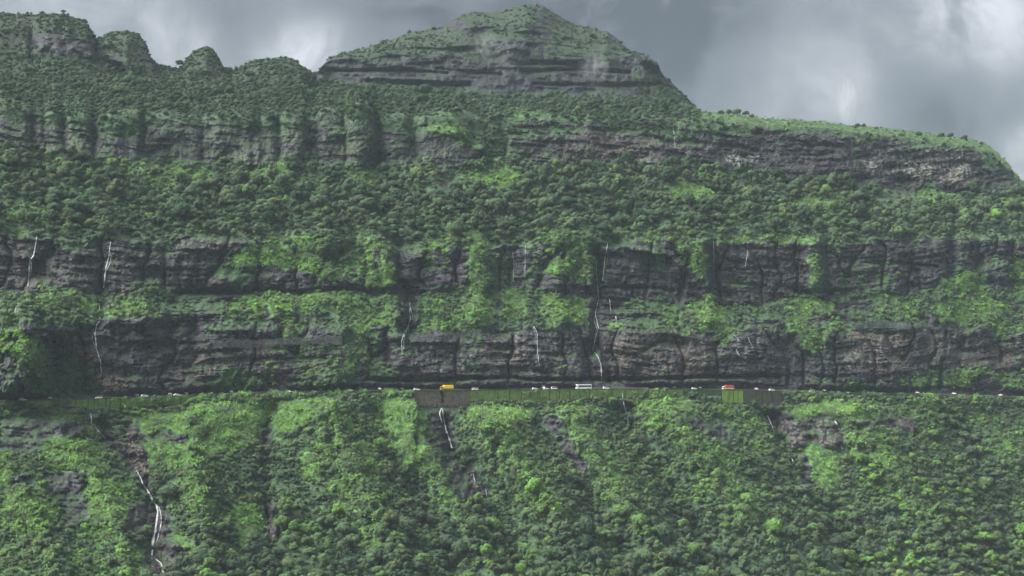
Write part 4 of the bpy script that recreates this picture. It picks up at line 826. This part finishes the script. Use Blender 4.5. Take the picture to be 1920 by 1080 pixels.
wall(1172, 1281, [1210, 1250], M_MOSS, 7.0, 'mossy wall partly hidden by bushes between the bus and the red truck', cope=M_CONC)
wall(1281, 1352, [1306], M_MOSSD, 7.5, 'dark green wall with a pale ledge just left of the bright moss wall')
wall(1352, 1393, [1366, 1374, 1383], M_BRIGHT, 12.0, 'short bright yellow green moss covered wall below the red truck')
wall(1393, 1466, [1428, 1446], M_CONC, 12.0, 'grey stained concrete wall right of the bright moss wall', cope=M_CONC)
wall(1466, 1700, [1500, 1545, 1590, 1640], M_CONC, 5.5, 'low grey wall above the bare ledges on the right', cope=M_CONC)
wall(1700, 1990, [1760, 1820, 1870, 1930], M_MOSSD, 5.5, 'low dark wall at the right end of the road', cope=M_CONC)
# masonry wall: courses of rough stones
root = bpy.data.objects.new('masonry_wall', None); COL.objects.link(root); root.location = road_pt(828, -.6, -13)
tag(root, 'brownish grey stone masonry wall under the yellow truck', 'retaining wall', 'retaining walls along the outer road edge')
inv = Matrix.Translation(-root.location)
def adopt(o, r=None): o.data.transform(inv); o.parent = root; return o
adopt(bar('backing', 776, 880, 4, -.5, .3, -13.4, -.2, M_JOINT)); adopt(bar('parapet', 775, 881, 3, -1.25, .32, -.15, .6, M_MOSSD, jag=.05))
V, Fc = [], []; zz = -13.2
while zz < -.25:
    hh = random.uniform(.55, .95); q = 776 + random.uniform(0, 1)
    while q < 879.5:
        wq = random.uniform(1.6, 4.2); q1 = min(q + wq, 880)
        o0 = -.75 - random.uniform(0, .32); k = len(V); z1 = min(zz + hh - .08, -.18)
        if not (824 < q < 830 and zz > -9):       # the drain slot
            for qq, oo, zq in ((q + .12, o0, zz), (q1 - .12, o0 + random.uniform(-.1, .1), zz), (q1 - .12, o0, z1), (q + .12, o0 + random.uniform(-.1, .1), z1)): V.append(tuple(road_pt(qq, oo, zq)))
            for qq, oo, zq in ((q, -.45, zz - .05), (q1, -.45, zz - .05), (q1, -.45, z1 + .05), (q, -.45, z1 + .05)): V.append(tuple(road_pt(qq, oo, zq)))
            Fc += [(k, k + 1, k + 2, k + 3), (k, k + 4, k + 5, k + 1), (k + 1, k + 5, k + 6, k + 2), (k + 2, k + 6, k + 7, k + 3), (k + 3, k + 7, k + 4, k)]
        q = q1
    zz += hh
st = adopt(mesh_object('stonework', V, Fc, M_STONE, None, False)); st['kind'] = 'stuff'
adopt(bar('drain_pipe', 826.6, 827.5, 1, -1.3, -.9, -12.5, -2.5, simple('pipe', (.2, .2, .2), .5)))
lg = bar('concrete_ledge', 1306, 1351, 5, -2.2, -.78, -6.6, -4.4, simple('ledge_concrete', (.22, .2, .17), .85, var=.3)); tag(lg, 'pale brown concrete ledge in front of the dark green wall', 'ledge')
lg = bar('broken_parapet', 1562, 1582, 5, -1.6, -.88, -1.6, -.2, simple('parapet_concrete', (.25, .24, .22), .85, var=.3)); tag(lg, 'short pale broken parapet block on the right wall', 'parapet')

# ------------------------------------------------------------------ vehicles
M_WHITE = simple('white_paint', (.8, .8, .8), .3, var=.03); M_GLASS = simple('dark_glass', (.015, .018, .02), .1, var=.05); M_TYRE = simple('tyre', (.02, .02, .02), .8)
M_YEL = simple('yellow_tarpaulin', (.92, .68, .02), .6, var=.08); M_ORANGE = simple('orange_paint', (.5, .16, .03), .5); M_RED = simple('red_tarpaulin', (.45, .075, .06), .6); M_LAMP = simple('headlamp', (.85, .82, .7), .2); M_CREAM = simple('cream_paint', (.6, .5, .42), .5); M_TAXI = simple('yellow_paint', (.75, .6, .12), .35); M_SILV = simple('silver_paint', (.45, .46, .48), .3); M_DARKF = simple('chassis', (.03, .03, .03), .7); M_TAIL = simple('tail_lamp', (.4, .02, .02), .3)
def prof_mesh(name, prof, y0, y1, mat, taper=1.0, ztop=None):
    """side profile (x, z) extruded in y; upper points pulled in by taper"""
    zs = [p[1] for p in prof]; zm = max(zs); zl = min(zs); V = []; n = len(prof); ym = (y0 + y1) / 2
    for yy in (y0, y1):
        for px_, pz in prof:
            k = 1 - (1 - taper) * max(0, (pz - zl) / (zm - zl + 1e-6)); V.append((px_, ym + (yy - ym) * k, pz))
    me = bpy.data.meshes.new(name); Fc = [tuple(range(n - 1, -1, -1)), tuple(range(n, 2 * n))] + [(i, (i + 1) % n, n + (i + 1) % n, n + i) for i in range(n)]
    me.from_pydata(V, [], Fc); me.materials.append(mat)
    bm = bmesh.new(); bm.from_mesh(me); bmesh.ops.recalc_face_normals(bm, faces=bm.faces)
    if n > 5: bmesh.ops.bevel(bm, geom=list(bm.edges), offset=.04, segments=1, affect='EDGES')
    bm.to_mesh(me); bm.free(); return me
def box_mesh(name, a, b, mat):
    return prof_mesh(name, [(a[0], a[2]), (b[0], a[2]), (b[0], b[2]), (a[0], b[2])], a[1], b[1], mat)
def wheel_mesh(name, r, w):
    bm = bmesh.new(); bmesh.ops.create_cone(bm, cap_ends=True, segments=14, radius1=r, radius2=r, depth=w, matrix=Matrix.Rotation(math.pi / 2, 4, 'X'))
    me = bpy.data.meshes.new(name); bm.to_mesh(me); bm.free(); me.materials.append(M_TYRE); return me
HUB = None
def hub_mesh(r, w):
    bm = bmesh.new(); bmesh.ops.create_cone(bm, cap_ends=True, segments=10, radius1=r, radius2=r, depth=w, matrix=Matrix.Rotation(math.pi / 2, 4, 'X'))
    me = bpy.data.meshes.new('rim'); bm.to_mesh(me); bm.free(); me.materials.append(M_SILV); return me
CARW, CARH = wheel_mesh('wheel', .33, .22), hub_mesh(.19, .24)
def car_parts(kind):
    if kind == 'suv': body = [(-2.2, .35), (2.2, .35), (2.25, .75), (2.15, 1.02), (1.25, 1.12), (-2.15, 1.12), (-2.25, .8)]; cab = [(-2.1, 1.10), (1.2, 1.10), (.55, 1.72), (-1.85, 1.74)]
    elif kind == 'van': body = [(-2.1, .35), (2.1, .35), (2.15, .8), (1.95, 1.1), (-2.15, 1.12), (-2.15, .8)]; cab = [(-2.1, 1.10), (1.9, 1.08), (1.25, 1.88), (-2.05, 1.92)]
    elif kind == 'sedan': body = [(-2.15, .3), (2.15, .3), (2.2, .65), (2.05, .85), (1.1, .98), (-1.5, 1.0), (-2.15, .95), (-2.2, .65)]; cab = [(-1.6, .98), (1.15, .96), (.45, 1.45), (-.95, 1.47)]
    else: body = [(-1.85, .3), (1.85, .3), (1.9, .65), (1.75, .85), (.95, .98), (-1.85, 1.0), (-1.9, .65)]; cab = [(-1.8, .98), (1.05, .96), (.4, 1.5), (-1.5, 1.52)]
    return body, cab
CARS = {}
def car_meshes(kind, paint):
    key = (kind, paint.name)
    if key not in CARS:
        body, cab = car_parts(kind); zr = max(p[1] for p in cab); lo = min(p[1] for p in cab)
        L = max(p[0] for p in body); x0, x1 = cab[0][0], cab[1][0]; tx1, tx0 = cab[2][0], cab[3][0]
        mid = lambda a, b, t: a + (b - a) * t
        glass = [(x0 + .12, lo + .06), (x1 - .22, lo + .06), (mid(x1, tx1, .8) - .1, mid(lo, zr, .80)), (mid(x0, tx0, .8) + .1, mid(lo, zr, .80))]
        wx_ = x1; k = .9
        CARS[key] = dict(body=prof_mesh('body', body, -.85, .85, paint, .96), roof=prof_mesh('cabin', cab, -.80, .80, paint, .84), glass=prof_mesh('side_window', glass, -.815, .815, M_GLASS, .87),
                         screen=prof_mesh('windscreen', [(mid(x1, tx1, .12) + .03, mid(lo, zr, .12)), (mid(x1, tx1, .85) + .03, mid(lo, zr, .85)), (mid(x1, tx1, .85) - .04, mid(lo, zr, .85)), (mid(x1, tx1, .12) - .04, mid(lo, zr, .12))], -.66, .66, M_GLASS, .95),
                         lamp=box_mesh('headlight', (-.03, -.17, -.07), (.05, .17, .07), M_LAMP), tail=box_mesh('tail_light', (-.05, -.14, -.09), (.03, .14, .09), M_TAIL), L=L, wb=L * .62)
    return CARS[key]
def part(name, me, parent, loc=(0, 0, 0)):
    o = bpy.data.objects.new(name, me); COL.objects.link(o); o.parent = parent; o.location = loc; return o
def place(name, label, cat, group, px, off, dz, heading, sc=1.0):
    e = bpy.data.objects.new(name, None); COL.objects.link(e); e.location = road_pt(px, off, dz); e.rotation_euler = (0, 0, heading); e.scale = (sc, sc, sc); return tag(e, label, cat, group)
def car(px, off, label, kind='hatch', paint=M_WHITE, flip=False, across=False, dz=.025):
    a = road_dir(px) + (math.pi if flip else 0) + (-math.pi / 2 if across else 0)
    if across: dz = .16 + (off - 10.2) / 4.4 * .94 + .06
    e = place('parked_car' if across else 'car', label, 'car', 'cars parked facing out on the shoulder' if across else 'cars along the road', px, off, dz, a)
    m = car_meshes(kind, paint)
    part('body', m['body'], e); part('cabin', m['roof'], e); part('side_window', m['glass'], e); part('windscreen', m['screen'], e)
    for s in (-1, 1):
        part('headlight', m['lamp'], e, (m['L'] + .02, s * .58, .68)); part('tail_light', m['tail'], e, (-m['L'] - .02, s * .6, .75))
        for x_ in (-m['wb'], m['wb']): w_ = part('wheel', CARW, e, (x_, s * .78, .33)); part('rim', CARH, w_)
    return e
NEAR, FARL, SHO = 2.9, 7.4, 12.3
car(45, NEAR, 'white car nearest the left edge of the road', 'suv'); car(43, SHO, 'pale yellow car behind the leftmost white car', 'suv', M_TAXI, across=True); car(95, SHO, 'white car parked alone under the green spur at the left', 'hatch', across=True)
car(187, NEAR, 'white car at the foot of the landslip left of the trees', 'suv', flip=True); car(258, SHO, 'white parked car above and left of the second moving white car', 'hatch', across=True); car(273, NEAR, 'white saloon on the left wall right of the landslip', 'suv'); car(320, SHO - .6, 'white parked car near the right end of the left wall', 'suv', across=True)
car(333, NEAR, 'white car half hidden by creepers at the end of the left wall', 'sedan'); car(350, SHO, 'small white parked car right of the pair by the creepers', 'hatch', across=True); car(434, SHO, 'white parked car below the bright grass knoll', 'hatch', across=True); car(543, FARL, 'white car left of the roadside tree', 'hatch', across=True, dz=.05)
car(601, SHO, 'small white parked car right of the roadside tree', 'hatch', across=True); car(658, NEAR + 1, 'white car midway between the roadside tree and the masonry wall', 'hatch'); car(712, SHO, 'white parked car left of the waterfall spray', 'hatch', across=True); car(754, SHO, 'white parked car in the waterfall spray', 'hatch', across=True); car(782, FARL, 'white car on the left corner of the masonry wall', 'suv')
car(891, NEAR, 'white car just right of the yellow truck', 'suv', flip=True); car(887, SHO, 'white parked car behind the car right of the yellow truck', 'hatch', across=True); car(1003, NEAR, 'white car left of the three cars before the bus', 'hatch'); car(1018, SHO, 'white parked car behind the cars left of the bus', 'van', across=True); car(1024, NEAR, 'white hatchback in the middle of the row left of the bus', 'hatch'); car(1039, FARL, 'white van right behind the hatchback left of the bus', 'van')
car(1136, NEAR, 'white car right behind the bus', 'suv'); car(1263, SHO, 'silver white parked car between the bus and the red truck', 'hatch', across=True); car(1301, FARL, 'left car of the small pair before the red truck', 'hatch'); car(1311, SHO, 'right parked car of the small pair before the red truck', 'hatch', M_SILV, across=True); car(1417, SHO - 1, 'small white parked car right of the red truck', 'hatch', across=True); car(1446, NEAR, 'white car on the grey concrete wall', 'suv')
car(1521, NEAR, 'white car above the bare ledges on the right', 'suv', flip=True); car(1543, SHO, 'small white parked car right of the car above the ledges', 'hatch', across=True); car(1718, SHO, 'white parked car under the bright ledge on the right', 'hatch', across=True); car(1787, SHO, 'faint white parked car near the dark hollow on the right', 'hatch', across=True); car(1874, SHO, 'rightmost white parked car near the edge of the picture', 'hatch', across=True)
BIGW, BIGH = wheel_mesh('wheel', .5, .35), hub_mesh(.28, .37)
def truck(px, off, label, tarp, cabm, L=7.2):
    e = place('cargo_truck', label, 'truck', None, px, off, .025, road_dir(px) + math.pi, 1.0)
    part('chassis', box_mesh('chassis', (-L / 2, -.45, .6), (L / 2 + .3, .45, .95), M_DARKF), e)
    part('cargo_cover', prof_mesh('cargo_cover', [(-L / 2, 1.0), (L / 2 - 1.9, 1.0), (L / 2 - 1.9, 3.4), (L / 2 - 2.3, 3.75), (-L / 2 + .3, 3.75), (-L / 2, 3.4)], -1.22, 1.22, tarp, .97), e)
    c = part('cab', prof_mesh('cab', [(L / 2 - 1.75, .6), (L / 2 + .1, .6), (L / 2 + .15, 1.7), (L / 2 - .1, 2.75), (L / 2 - 1.0, 2.95), (L / 2 - 1.75, 2.9)], -1.15, 1.15, cabm, .95), e)
    part('windscreen', box_mesh('windscreen', (L / 2 + .0, -.95, 1.75), (L / 2 + .12, .95, 2.45), M_GLASS), c)
    part('door_window', box_mesh('door_window', (L / 2 - 1.2, -1.16, 1.75), (L / 2 - .4, 1.16, 2.4), M_GLASS), c)
    part('side_board', box_mesh('side_board', (-L / 2 - .04, -1.27, .95), (L / 2 - 1.86, 1.27, 1.7), cabm), e)
    for s in (-1, 1):
        part('headlight', box_mesh('headlight', (-.05, -.16, -.1), (.05, .16, .1), M_LAMP), e, (L / 2 + .14, s * .85, 1.0))
        for x_ in (-L / 2 + .9, -L / 2 + 2.0, L / 2 - .7): w_ = part('wheel', BIGW, e, (x_, s * 1.0, .5)); part('rim', BIGH, w_)
    return e
truck(838, NEAR, 'orange truck with a bright yellow cargo cover above the masonry wall', M_YEL, M_ORANGE, 9.2)
truck(1364, NEAR, 'truck with a faded red cargo cover above the bright moss wall', M_RED, M_CREAM, 8.8)
b = place('coach_bus', 'white coach bus with dark windows above the mossy panelled wall', 'bus', None, 1094, NEAR, .025, road_dir(1094) + math.pi)
part('body', prof_mesh('body', [(-5.9, .45), (5.8, .45), (5.95, 1.3), (5.75, 3.3), (5.4, 3.6), (-5.7, 3.6), (-5.9, 3.3)], -1.25, 1.25, M_WHITE, .96), b)
wm = box_mesh('side_window', (-.68, -1.262, 1.75), (.68, 1.262, 2.95), M_GLASS)
for k in range(7): part('side_window', wm, b, (-4.85 + k * 1.44, 0, 0))
part('windscreen', box_mesh('windscreen', (5.72, -1.1, 1.5), (5.99, 1.1, 3.1), M_GLASS), b); part('rear_window', box_mesh('rear_window', (-5.95, -1.0, 1.9), (-5.86, 1.0, 3.0), M_GLASS), b)
part('door', box_mesh('door', (5.0, -1.275, .6), (5.6, -1.2, 2.9), M_GLASS), b)
for s in (-1, 1):
    part('headlight', box_mesh('headlight', (-.05, -.2, -.1), (.06, .2, .1), M_LAMP), b, (5.93, s * .85, .9)); part('tail_light', box_mesh('tail_light', (-.05, -.1, -.2), (.04, .1, .2), M_TAIL), b, (-5.92, s * 1.0, 1.0))
    for x_ in (-3.4, 3.6): w_ = part('wheel', BIGW, b, (x_, s * 1.1, .5)); part('rim', BIGH, w_)

# ------------------------------------------------------------------ waterfalls
def water_material():
    m, t, b = new_mat('falling_water'); geo = t.node('ShaderNodeNewGeometry')
    s = t.noise(t.vmath('MULTIPLY', geo.outputs['Position'], (2.2, 2.2, .35)), 1.0, 4, .65)
    b.inputs['Base Color'].default_value = (.66, .69, .71, 1); b.inputs['Roughness'].default_value = .5
    t.put(b.inputs['Alpha'], t.smooth(s, .33, .64, .10, .92)); return m
M_WATER = water_material()
def water(label, strands, off=-.9, wid=.85):
    """strands: lists of (px, py, width in metres) down the face; each becomes one rounded sheet of water"""
    parts = []
    for st_ in strands:
        a = np.array(st_, float); L = np.concatenate([[0], np.cumsum(np.hypot(np.diff(a[:, 0]), np.diff(a[:, 1])))]); n = max(3, int(L[-1] / 2.5))
        u = np.linspace(0, L[-1], n); qx, qy, qw = (np.interp(u, L, a[:, k]) for k in range(3))
        qx = qx + .9 * fbm(qy / 7, qx * 0 + a[0, 0], 3, 7); qw = qw * wid * (.45 + .9 * np.clip(fbm(qy / 6, qx * 0 + a[0, 0] * .7, 3, 9) + .3, 0, 1))
        dep = np.array([depth_at(x_, y_) for x_, y_ in zip(qx, qy)])
        dep = np.minimum(dep, blur(dep[:, None], 2, 0)[:, 0]) + off
        V = []
        for x_, y_, w_, d_ in zip(qx, qy, qw, dep):
            p = at(x_, y_, d_)
            V += [(p.x - w_ / 2, p.y + .25, p.z), (p.x - w_ / 4, p.y - .15, p.z), (p.x + w_ / 4, p.y - .15, p.z), (p.x + w_ / 2, p.y + .25, p.z), (p.x, p.y + .45, p.z)]
        Fc = [(5 * i + k, 5 * i + (k + 1) % 5, 5 * i + 5 + (k + 1) % 5, 5 * i + 5 + k) for i in range(n - 1) for k in range(5)]
        parts.append((np.array(V), np.array(Fc)))
        if n > 8 and wid < .9:                               # a thin side strand that leaves and rejoins the flow
            V2 = np.array(V).reshape(n, 5, 3); i0 = random.randrange(0, n // 2); i1 = min(n, i0 + random.randrange(n // 3, n // 2 + 2)); m = i1 - i0
            bow = np.sin(np.linspace(0, math.pi, m))[:, None] * random.choice((-1, 1)) * random.uniform(.7, 1.6) * (.6 + wid)
            V3 = V2[i0:i1].copy(); ctr = V3.mean(1, keepdims=True); V3 = ctr + (V3 - ctr) * .5; V3[:, :, 0] += bow
            parts.append((V3.reshape(-1, 3), np.array([(5 * i + k, 5 * i + (k + 1) % 5, 5 * i + 5 + (k + 1) % 5, 5 * i + 5 + k) for i in range(m - 1) for k in range(5)])))
    V, Fc = join_arrays(parts); o = mesh_object('waterfall', V, Fc, M_WATER); return tag(o, label, 'waterfall', 'waterfalls and streams')
water('waterfall down the top cliff at the far left', [[(69, 442, .9), (67, 456, 1.1), (63, 478, 1.3), (56, 488, 1.3), (54, 510, 1.1), (52, 537, .7)]])
water('short cascade beside the green spur at the left edge', [[(30, 577, .9), (26, 588, 1.3), (27, 602, 1.0)]])
water('tall thin waterfall above the landslip, upper drop', [[(207, 453, .7), (204, 480, .9), (200, 495, .9), (197, 515, 1.2), (194, 540, .9)]])
water('tall thin waterfall above the landslip, lower drop', [[(186, 569, 1.2), (187, 585, .8), (187, 601, .8), (181, 608, 1.0), (178, 625, .9), (181, 655, .7), (188, 675, .6), (190, 697, .5)]])
water('bright double waterfall in the cleft left of the yellow truck', [[(768, 568, 1.0), (771, 585, .9), (769, 600, 1.2), (765, 612, .8), (757, 625, .8), (753, 640, .9), (754, 664, .6)], [(769, 575, .7), (767, 590, .7), (769, 600, .8)], [(766, 612, .9), (758, 628, .6), (757, 655, .5)]])
water('hair thin waterfall on the dark face left of the bright rib', [[(961, 470, .35), (964, 500, .5), (962, 526, .4)]]); water('hair thin waterfall right beside another on the dark face', [[(985, 460, .3), (984, 520, .35)]])
water('thin trickle on the lower cliff left of the bus', [[(1001, 592, .5), (1001, 610, .5), (1007, 625, .4), (1008, 660, .5), (1011, 685, .5)]])
water('long winding waterfall down both cliffs above the bus', [[(1118, 488, .8), (1118, 510, .9), (1121, 535, .8), (1123, 560, .7), (1116, 588, .7), (1122, 615, .8), (1116, 635, .7), (1111, 657, .8), (1121, 668, .8), (1127, 684, .9), (1128, 712, .8)]])
water('slender waterfall on the dark cliff right of the winding one', [[(1140, 454, .5), (1134, 485, .6), (1130, 526, .7)]]); water('short white drop on the ledge right of the winding waterfall', [[(1143, 561, .9), (1145, 583, .6)], [(1155, 593, .7), (1155, 612, .5)]])
water('hair thin fall at the left end of the right hand cliff', [[(1338, 452, .5), (1338, 492, .4)]]); water('hair thin fall in the middle of the right hand cliff', [[(1402, 453, .4), (1402, 475, .5), (1397, 500, .3)]])
water('faint waterfall on the upper cliff below the right flank of the summit', [[(1262, 222, .35), (1264, 250, .4), (1266, 280, .3)]])
water('white runs of water on the cliff right of the red truck', [[(1376, 628, .6), (1388, 640, .6)], [(1402, 632, .5), (1411, 650, .8)], [(1380, 655, .6), (1387, 668, .6)]])
water('water spouting from the left wall drain slot', [[(170, 775, .5), (171, 785, .8), (171, 795, .8)], [(177, 800, .4), (190, 815, .4), (197, 822, .5)]])
water('long white stream foaming down the left gully below the road', [[(255, 880, .5), (262, 893, .9), (268, 908, 1.6), (277, 920, 2.0), (283, 932, 2.2), (288, 942, 2.2), (294, 948, 1.8), (296, 960, 1.8), (294, 975, 2.4), (291, 995, 2.3), (287, 1012, 2.2), (286, 1024, 1.6)], [(298, 950, .8), (302, 965, .9), (302, 982, .9), (298, 1000, .9), (294, 1015, .5)], [(286, 1031, 1.6), (284, 1040, 1.6), (292, 1049, 1.7), (301, 1055, 1.7), (305, 1065, 2.0), (306, 1074, 1.2)]], -1.3, .95)
water('stream spreading below the drain of the masonry wall', [[(828, 765, 1.0), (824, 775, .8), (829, 793, .8)], [(829, 765, .7), (833, 792, .9), (837, 808, 1.1), (842, 822, 1.1), (847, 840, 1.2)]], -1.6, 1.1); water('broken trickle low in the gully below the masonry wall', [[(887, 888, .6), (891, 905, .6)], [(911, 918, .5), (913, 933, .5)]], -1.5)
water('white stream dropping from a drain below the panelled wall', [[(1167, 737, .6), (1168, 750, 1.0), (1172, 765, 1.2), (1176, 780, 1.0), (1178, 793, .6)]], -1.8, 1.0); water('stream beside the bare ledges on the right slope', [[(1439, 779, 1.0), (1446, 795, 1.0), (1452, 811, .8)], [(1463, 831, .7), (1466, 842, .8)], [(1484, 858, 1.0), (1489, 870, .8)]], -2.2, 1.0); water('small cascade over the right end of the bare ledges', [[(1566, 790, 1.5), (1570, 797, 1.8)], [(1577, 837, 1.0), (1580, 842, 1.0)]], -1.5)

# ------------------------------------------------------------------ rockfall barriers on the cliff
M_POST = simple('galvanised_post', (.20, .21, .22), .6, .1)
def net_material():
    m, t, b = new_mat('rockfall_net'); b.inputs['Base Color'].default_value = (.10, .105, .11, 1); b.inputs['Roughness'].default_value = .7
    geo = t.node('ShaderNodeNewGeometry'); t.put(b.inputs['Alpha'], t.smooth(t.noise(geo.outputs['Position'], .5, 3), .3, .7, .4, .7)); return m
M_NET = net_material()
def barrier(pts, hpx, label, posts):
    root = bpy.data.objects.new('rockfall_barrier', None); COL.objects.link(root); q0 = at(pts[0][0], pts[0][1], depth_at(*pts[0]) - 2.5); root.location = q0
    tag(root, label, 'barrier', 'rockfall barriers on the lower cliff')
    xs = np.linspace(pts[0][0], pts[-1][0], 40); ys = np.interp(xs, [p[0] for p in pts], [p[1] for p in pts]); dp = np.array([min(depth_at(x_, y_), depth_at(x_, y_ - hpx)) for x_, y_ in zip(xs, ys)])
    dp = blur(blur(dp[:, None], 5, 0), 5, 0)[:, 0] - 2.6
    lo = np.array([at(x_, y_, d_) for x_, y_, d_ in zip(xs, ys, dp)]) - np.array(q0); hi = np.array([at(x_, y_ - hpx * (1 + .08 * math.sin(k * 1.3)), d_) for k, (x_, y_, d_) in enumerate(zip(xs, ys, dp))]) - np.array(q0)
    bay = np.linspace(0, 39, posts).astype(int)
    for b0, b1 in zip(bay[:-1], bay[1:]):
        idx = range(b0, b1 + 1); n = len(idx); V = [tuple(lo[i] + [0, -.5 * math.sin(math.pi * k / (n - 1)), 0]) for k, i in enumerate(idx)] + [tuple(hi[i]) for i in idx]
        mesh_object('net', V, [(k, k + 1, n + k + 1, n + k) for k in range(n - 1)], M_NET, root)
    for i in bay:
        v, f = tube_arrays([tuple(lo[i] + [0, .4, -.5]), tuple(hi[i] + [.5, -.9, 1.2])], [.10, .08]); mesh_object('post', v, f, M_POST, root)
    v, f = tube_arrays([tuple(h) for h in hi], [.04] * len(hi), 5); mesh_object('top_cable', v, f, M_POST, root)
barrier([(770, 641), (840, 638), (900, 630)], 12, 'grey rockfall net right of the bright double waterfall', 7)
barrier([(1597, 617), (1650, 614), (1706, 618)], 12, 'grey rockfall net with pale posts high on the right cliff', 6)
barrier([(400, 652), (480, 651), (560, 646), (640, 643)], 13, 'long grey rockfall net left of the dark cleft', 9)
barrier([(1758, 668), (1790, 668), (1842, 671)], 9, 'short rockfall net with leaning posts at the right', 5)

# ------------------------------------------------------------------ fallen boulders of the landslip
M_BOULD = simple('boulder_rock', (.15, .12, .10), .9, var=.4, scale=.6)
rngb = random.Random(3)
BM = []
for k in range(4):
    bm = bmesh.new(); bmesh.ops.create_icosphere(bm, subdivisions=1, radius=1)
    for v in bm.verts: v.co *= rngb.uniform(.65, 1.15); v.co.z *= .75
    me = bpy.data.meshes.new('boulder'); bm.to_mesh(me); bm.free(); me.materials.append(M_BOULD); BM.append(me)
def boulders(n, fpos, smin, smax, label, group):
    parts = []
    for k in range(n):
        px_, py_ = fpos(); s = rngb.uniform(smin, smax); me = BM[k % 4]
        mt = Matrix.Translation(at(px_, py_, depth_at(px_, py_) - s * .3)) @ Euler([rngb.uniform(0, 6) for _ in range(3)]).to_matrix().to_4x4() @ Matrix.Diagonal((s * rngb.uniform(.8, 1.3), s, s * rngb.uniform(.7, 1.1), 1))
        parts.append((np.array([tuple(mt @ v.co) for v in me.vertices]), np.array([tuple(p_.vertices) for p_ in me.polygons])))
    V, Fc = join_arrays(parts); tag(mesh_object('rubble', V, Fc, M_BOULD, None, False), label, 'rubble', None, 'stuff')
boulders(60, lambda: (rngb.uniform(190, 240), rngb.uniform(712, 738)), .4, 1.1, 'brown landslip rubble above the road at the left', 'landslip boulders above the road')
boulders(60, lambda: (lambda t: (238 + 30 * t + rngb.uniform(-14, 14), 795 + 95 * t))(rngb.random()), .5, 1.3, 'brown scree lying above the long white stream', 'scree boulders below the road')
boulders(30, lambda: (rngb.uniform(280, 315), rngb.uniform(1024, 1072)), .5, 1.4, 'dark rubble beside the foot of the long white stream', 'boulders at the stream foot')
boulders(30, lambda: (lambda t: (835 + 75 * t + rngb.uniform(-10, 10), 845 + 85 * t))(rngb.random()), .5, 1.3, 'grey rubble in the gully below the masonry wall', 'boulders of the masonry wall gully')

# ------------------------------------------------------------------ air: haze, and mist drifting at the summit
def box_volume(name, lo, hi, mat):
    V = [(x_, y_, z_) for x_ in (lo[0], hi[0]) for y_ in (lo[1], hi[1]) for z_ in (lo[2], hi[2])]
    Fc = [(0, 1, 3, 2), (4, 6, 7, 5), (0, 4, 5, 1), (2, 3, 7, 6), (0, 2, 6, 4), (1, 5, 7, 3)]
    return mesh_object(name, V, Fc, mat, None, False)
def volume_material(name, density, col, aniso=0.0):
    m = bpy.data.materials.new(name); m.use_nodes = True; t = NT(m.node_tree); t.n.clear()
    o_ = t.node('ShaderNodeOutputMaterial'); v = t.node('ShaderNodeVolumePrincipled'); v.inputs['Color'].default_value = (*col, 1); v.inputs['Density'].default_value = density; v.inputs['Anisotropy'].default_value = aniso
    t.l.new(v.outputs[0], o_.inputs['Volume']); return m, t, v
hm, _, _ = volume_material('haze', HAZE, (.74, .90, 1.0))
hz = box_volume('haze', (-5200, -5200, float(min(ZA.min(), gz.min())) - 1.5), (5200, 7300, float(ZA.max()) + 30), hm); tag(hz, 'thin pale blue haze filling the valley air', 'haze', None, 'stuff')

def mist(name, px, py, yoff, half, dens, thr, label, tilt=0.0):
    c0 = at(px, py, depth_at(px, py) + yoff)
    m, t, v = volume_material(name, 0.0, (.92, .96, 1.0))
    tc_ = t.node('ShaderNodeTexCoord'); p_ = tc_.outputs['Object']
    r2 = t.vmath('DOT_PRODUCT', p_, p_, out=1); fall = t.smooth(r2, 1.0, .05)
    n = t.noise(t.vmath('MULTIPLY', p_, (1.6, 1.6, .8)), 1.3, 2, .6, .3)
    t.put(v.inputs['Density'], t.math('MULTIPLY', t.math('MULTIPLY', fall, t.smooth(n, thr, thr + .22)), dens))
    o = box_volume(name, (-1, -1, -1), (1, 1, 1), m); o.location = c0; o.scale = half; o.rotation_euler = (0, tilt, 0)
    return tag(o, label, 'mist', None, 'stuff')
mist('mist', 910, 92, -16, (18, 12, 26), .018, .42, 'faint mist wisp drifting over the left side of the summit', -.45)
mist('mist', 1112, 132, -16, (20, 12, 27), .03, .42, 'white mist wisp clinging to the right side of the summit cliff')
mist('mist', 1588, 190, 60, (13, 10, 30), .03, .35, 'pale mist plume rising behind the plateau rim')
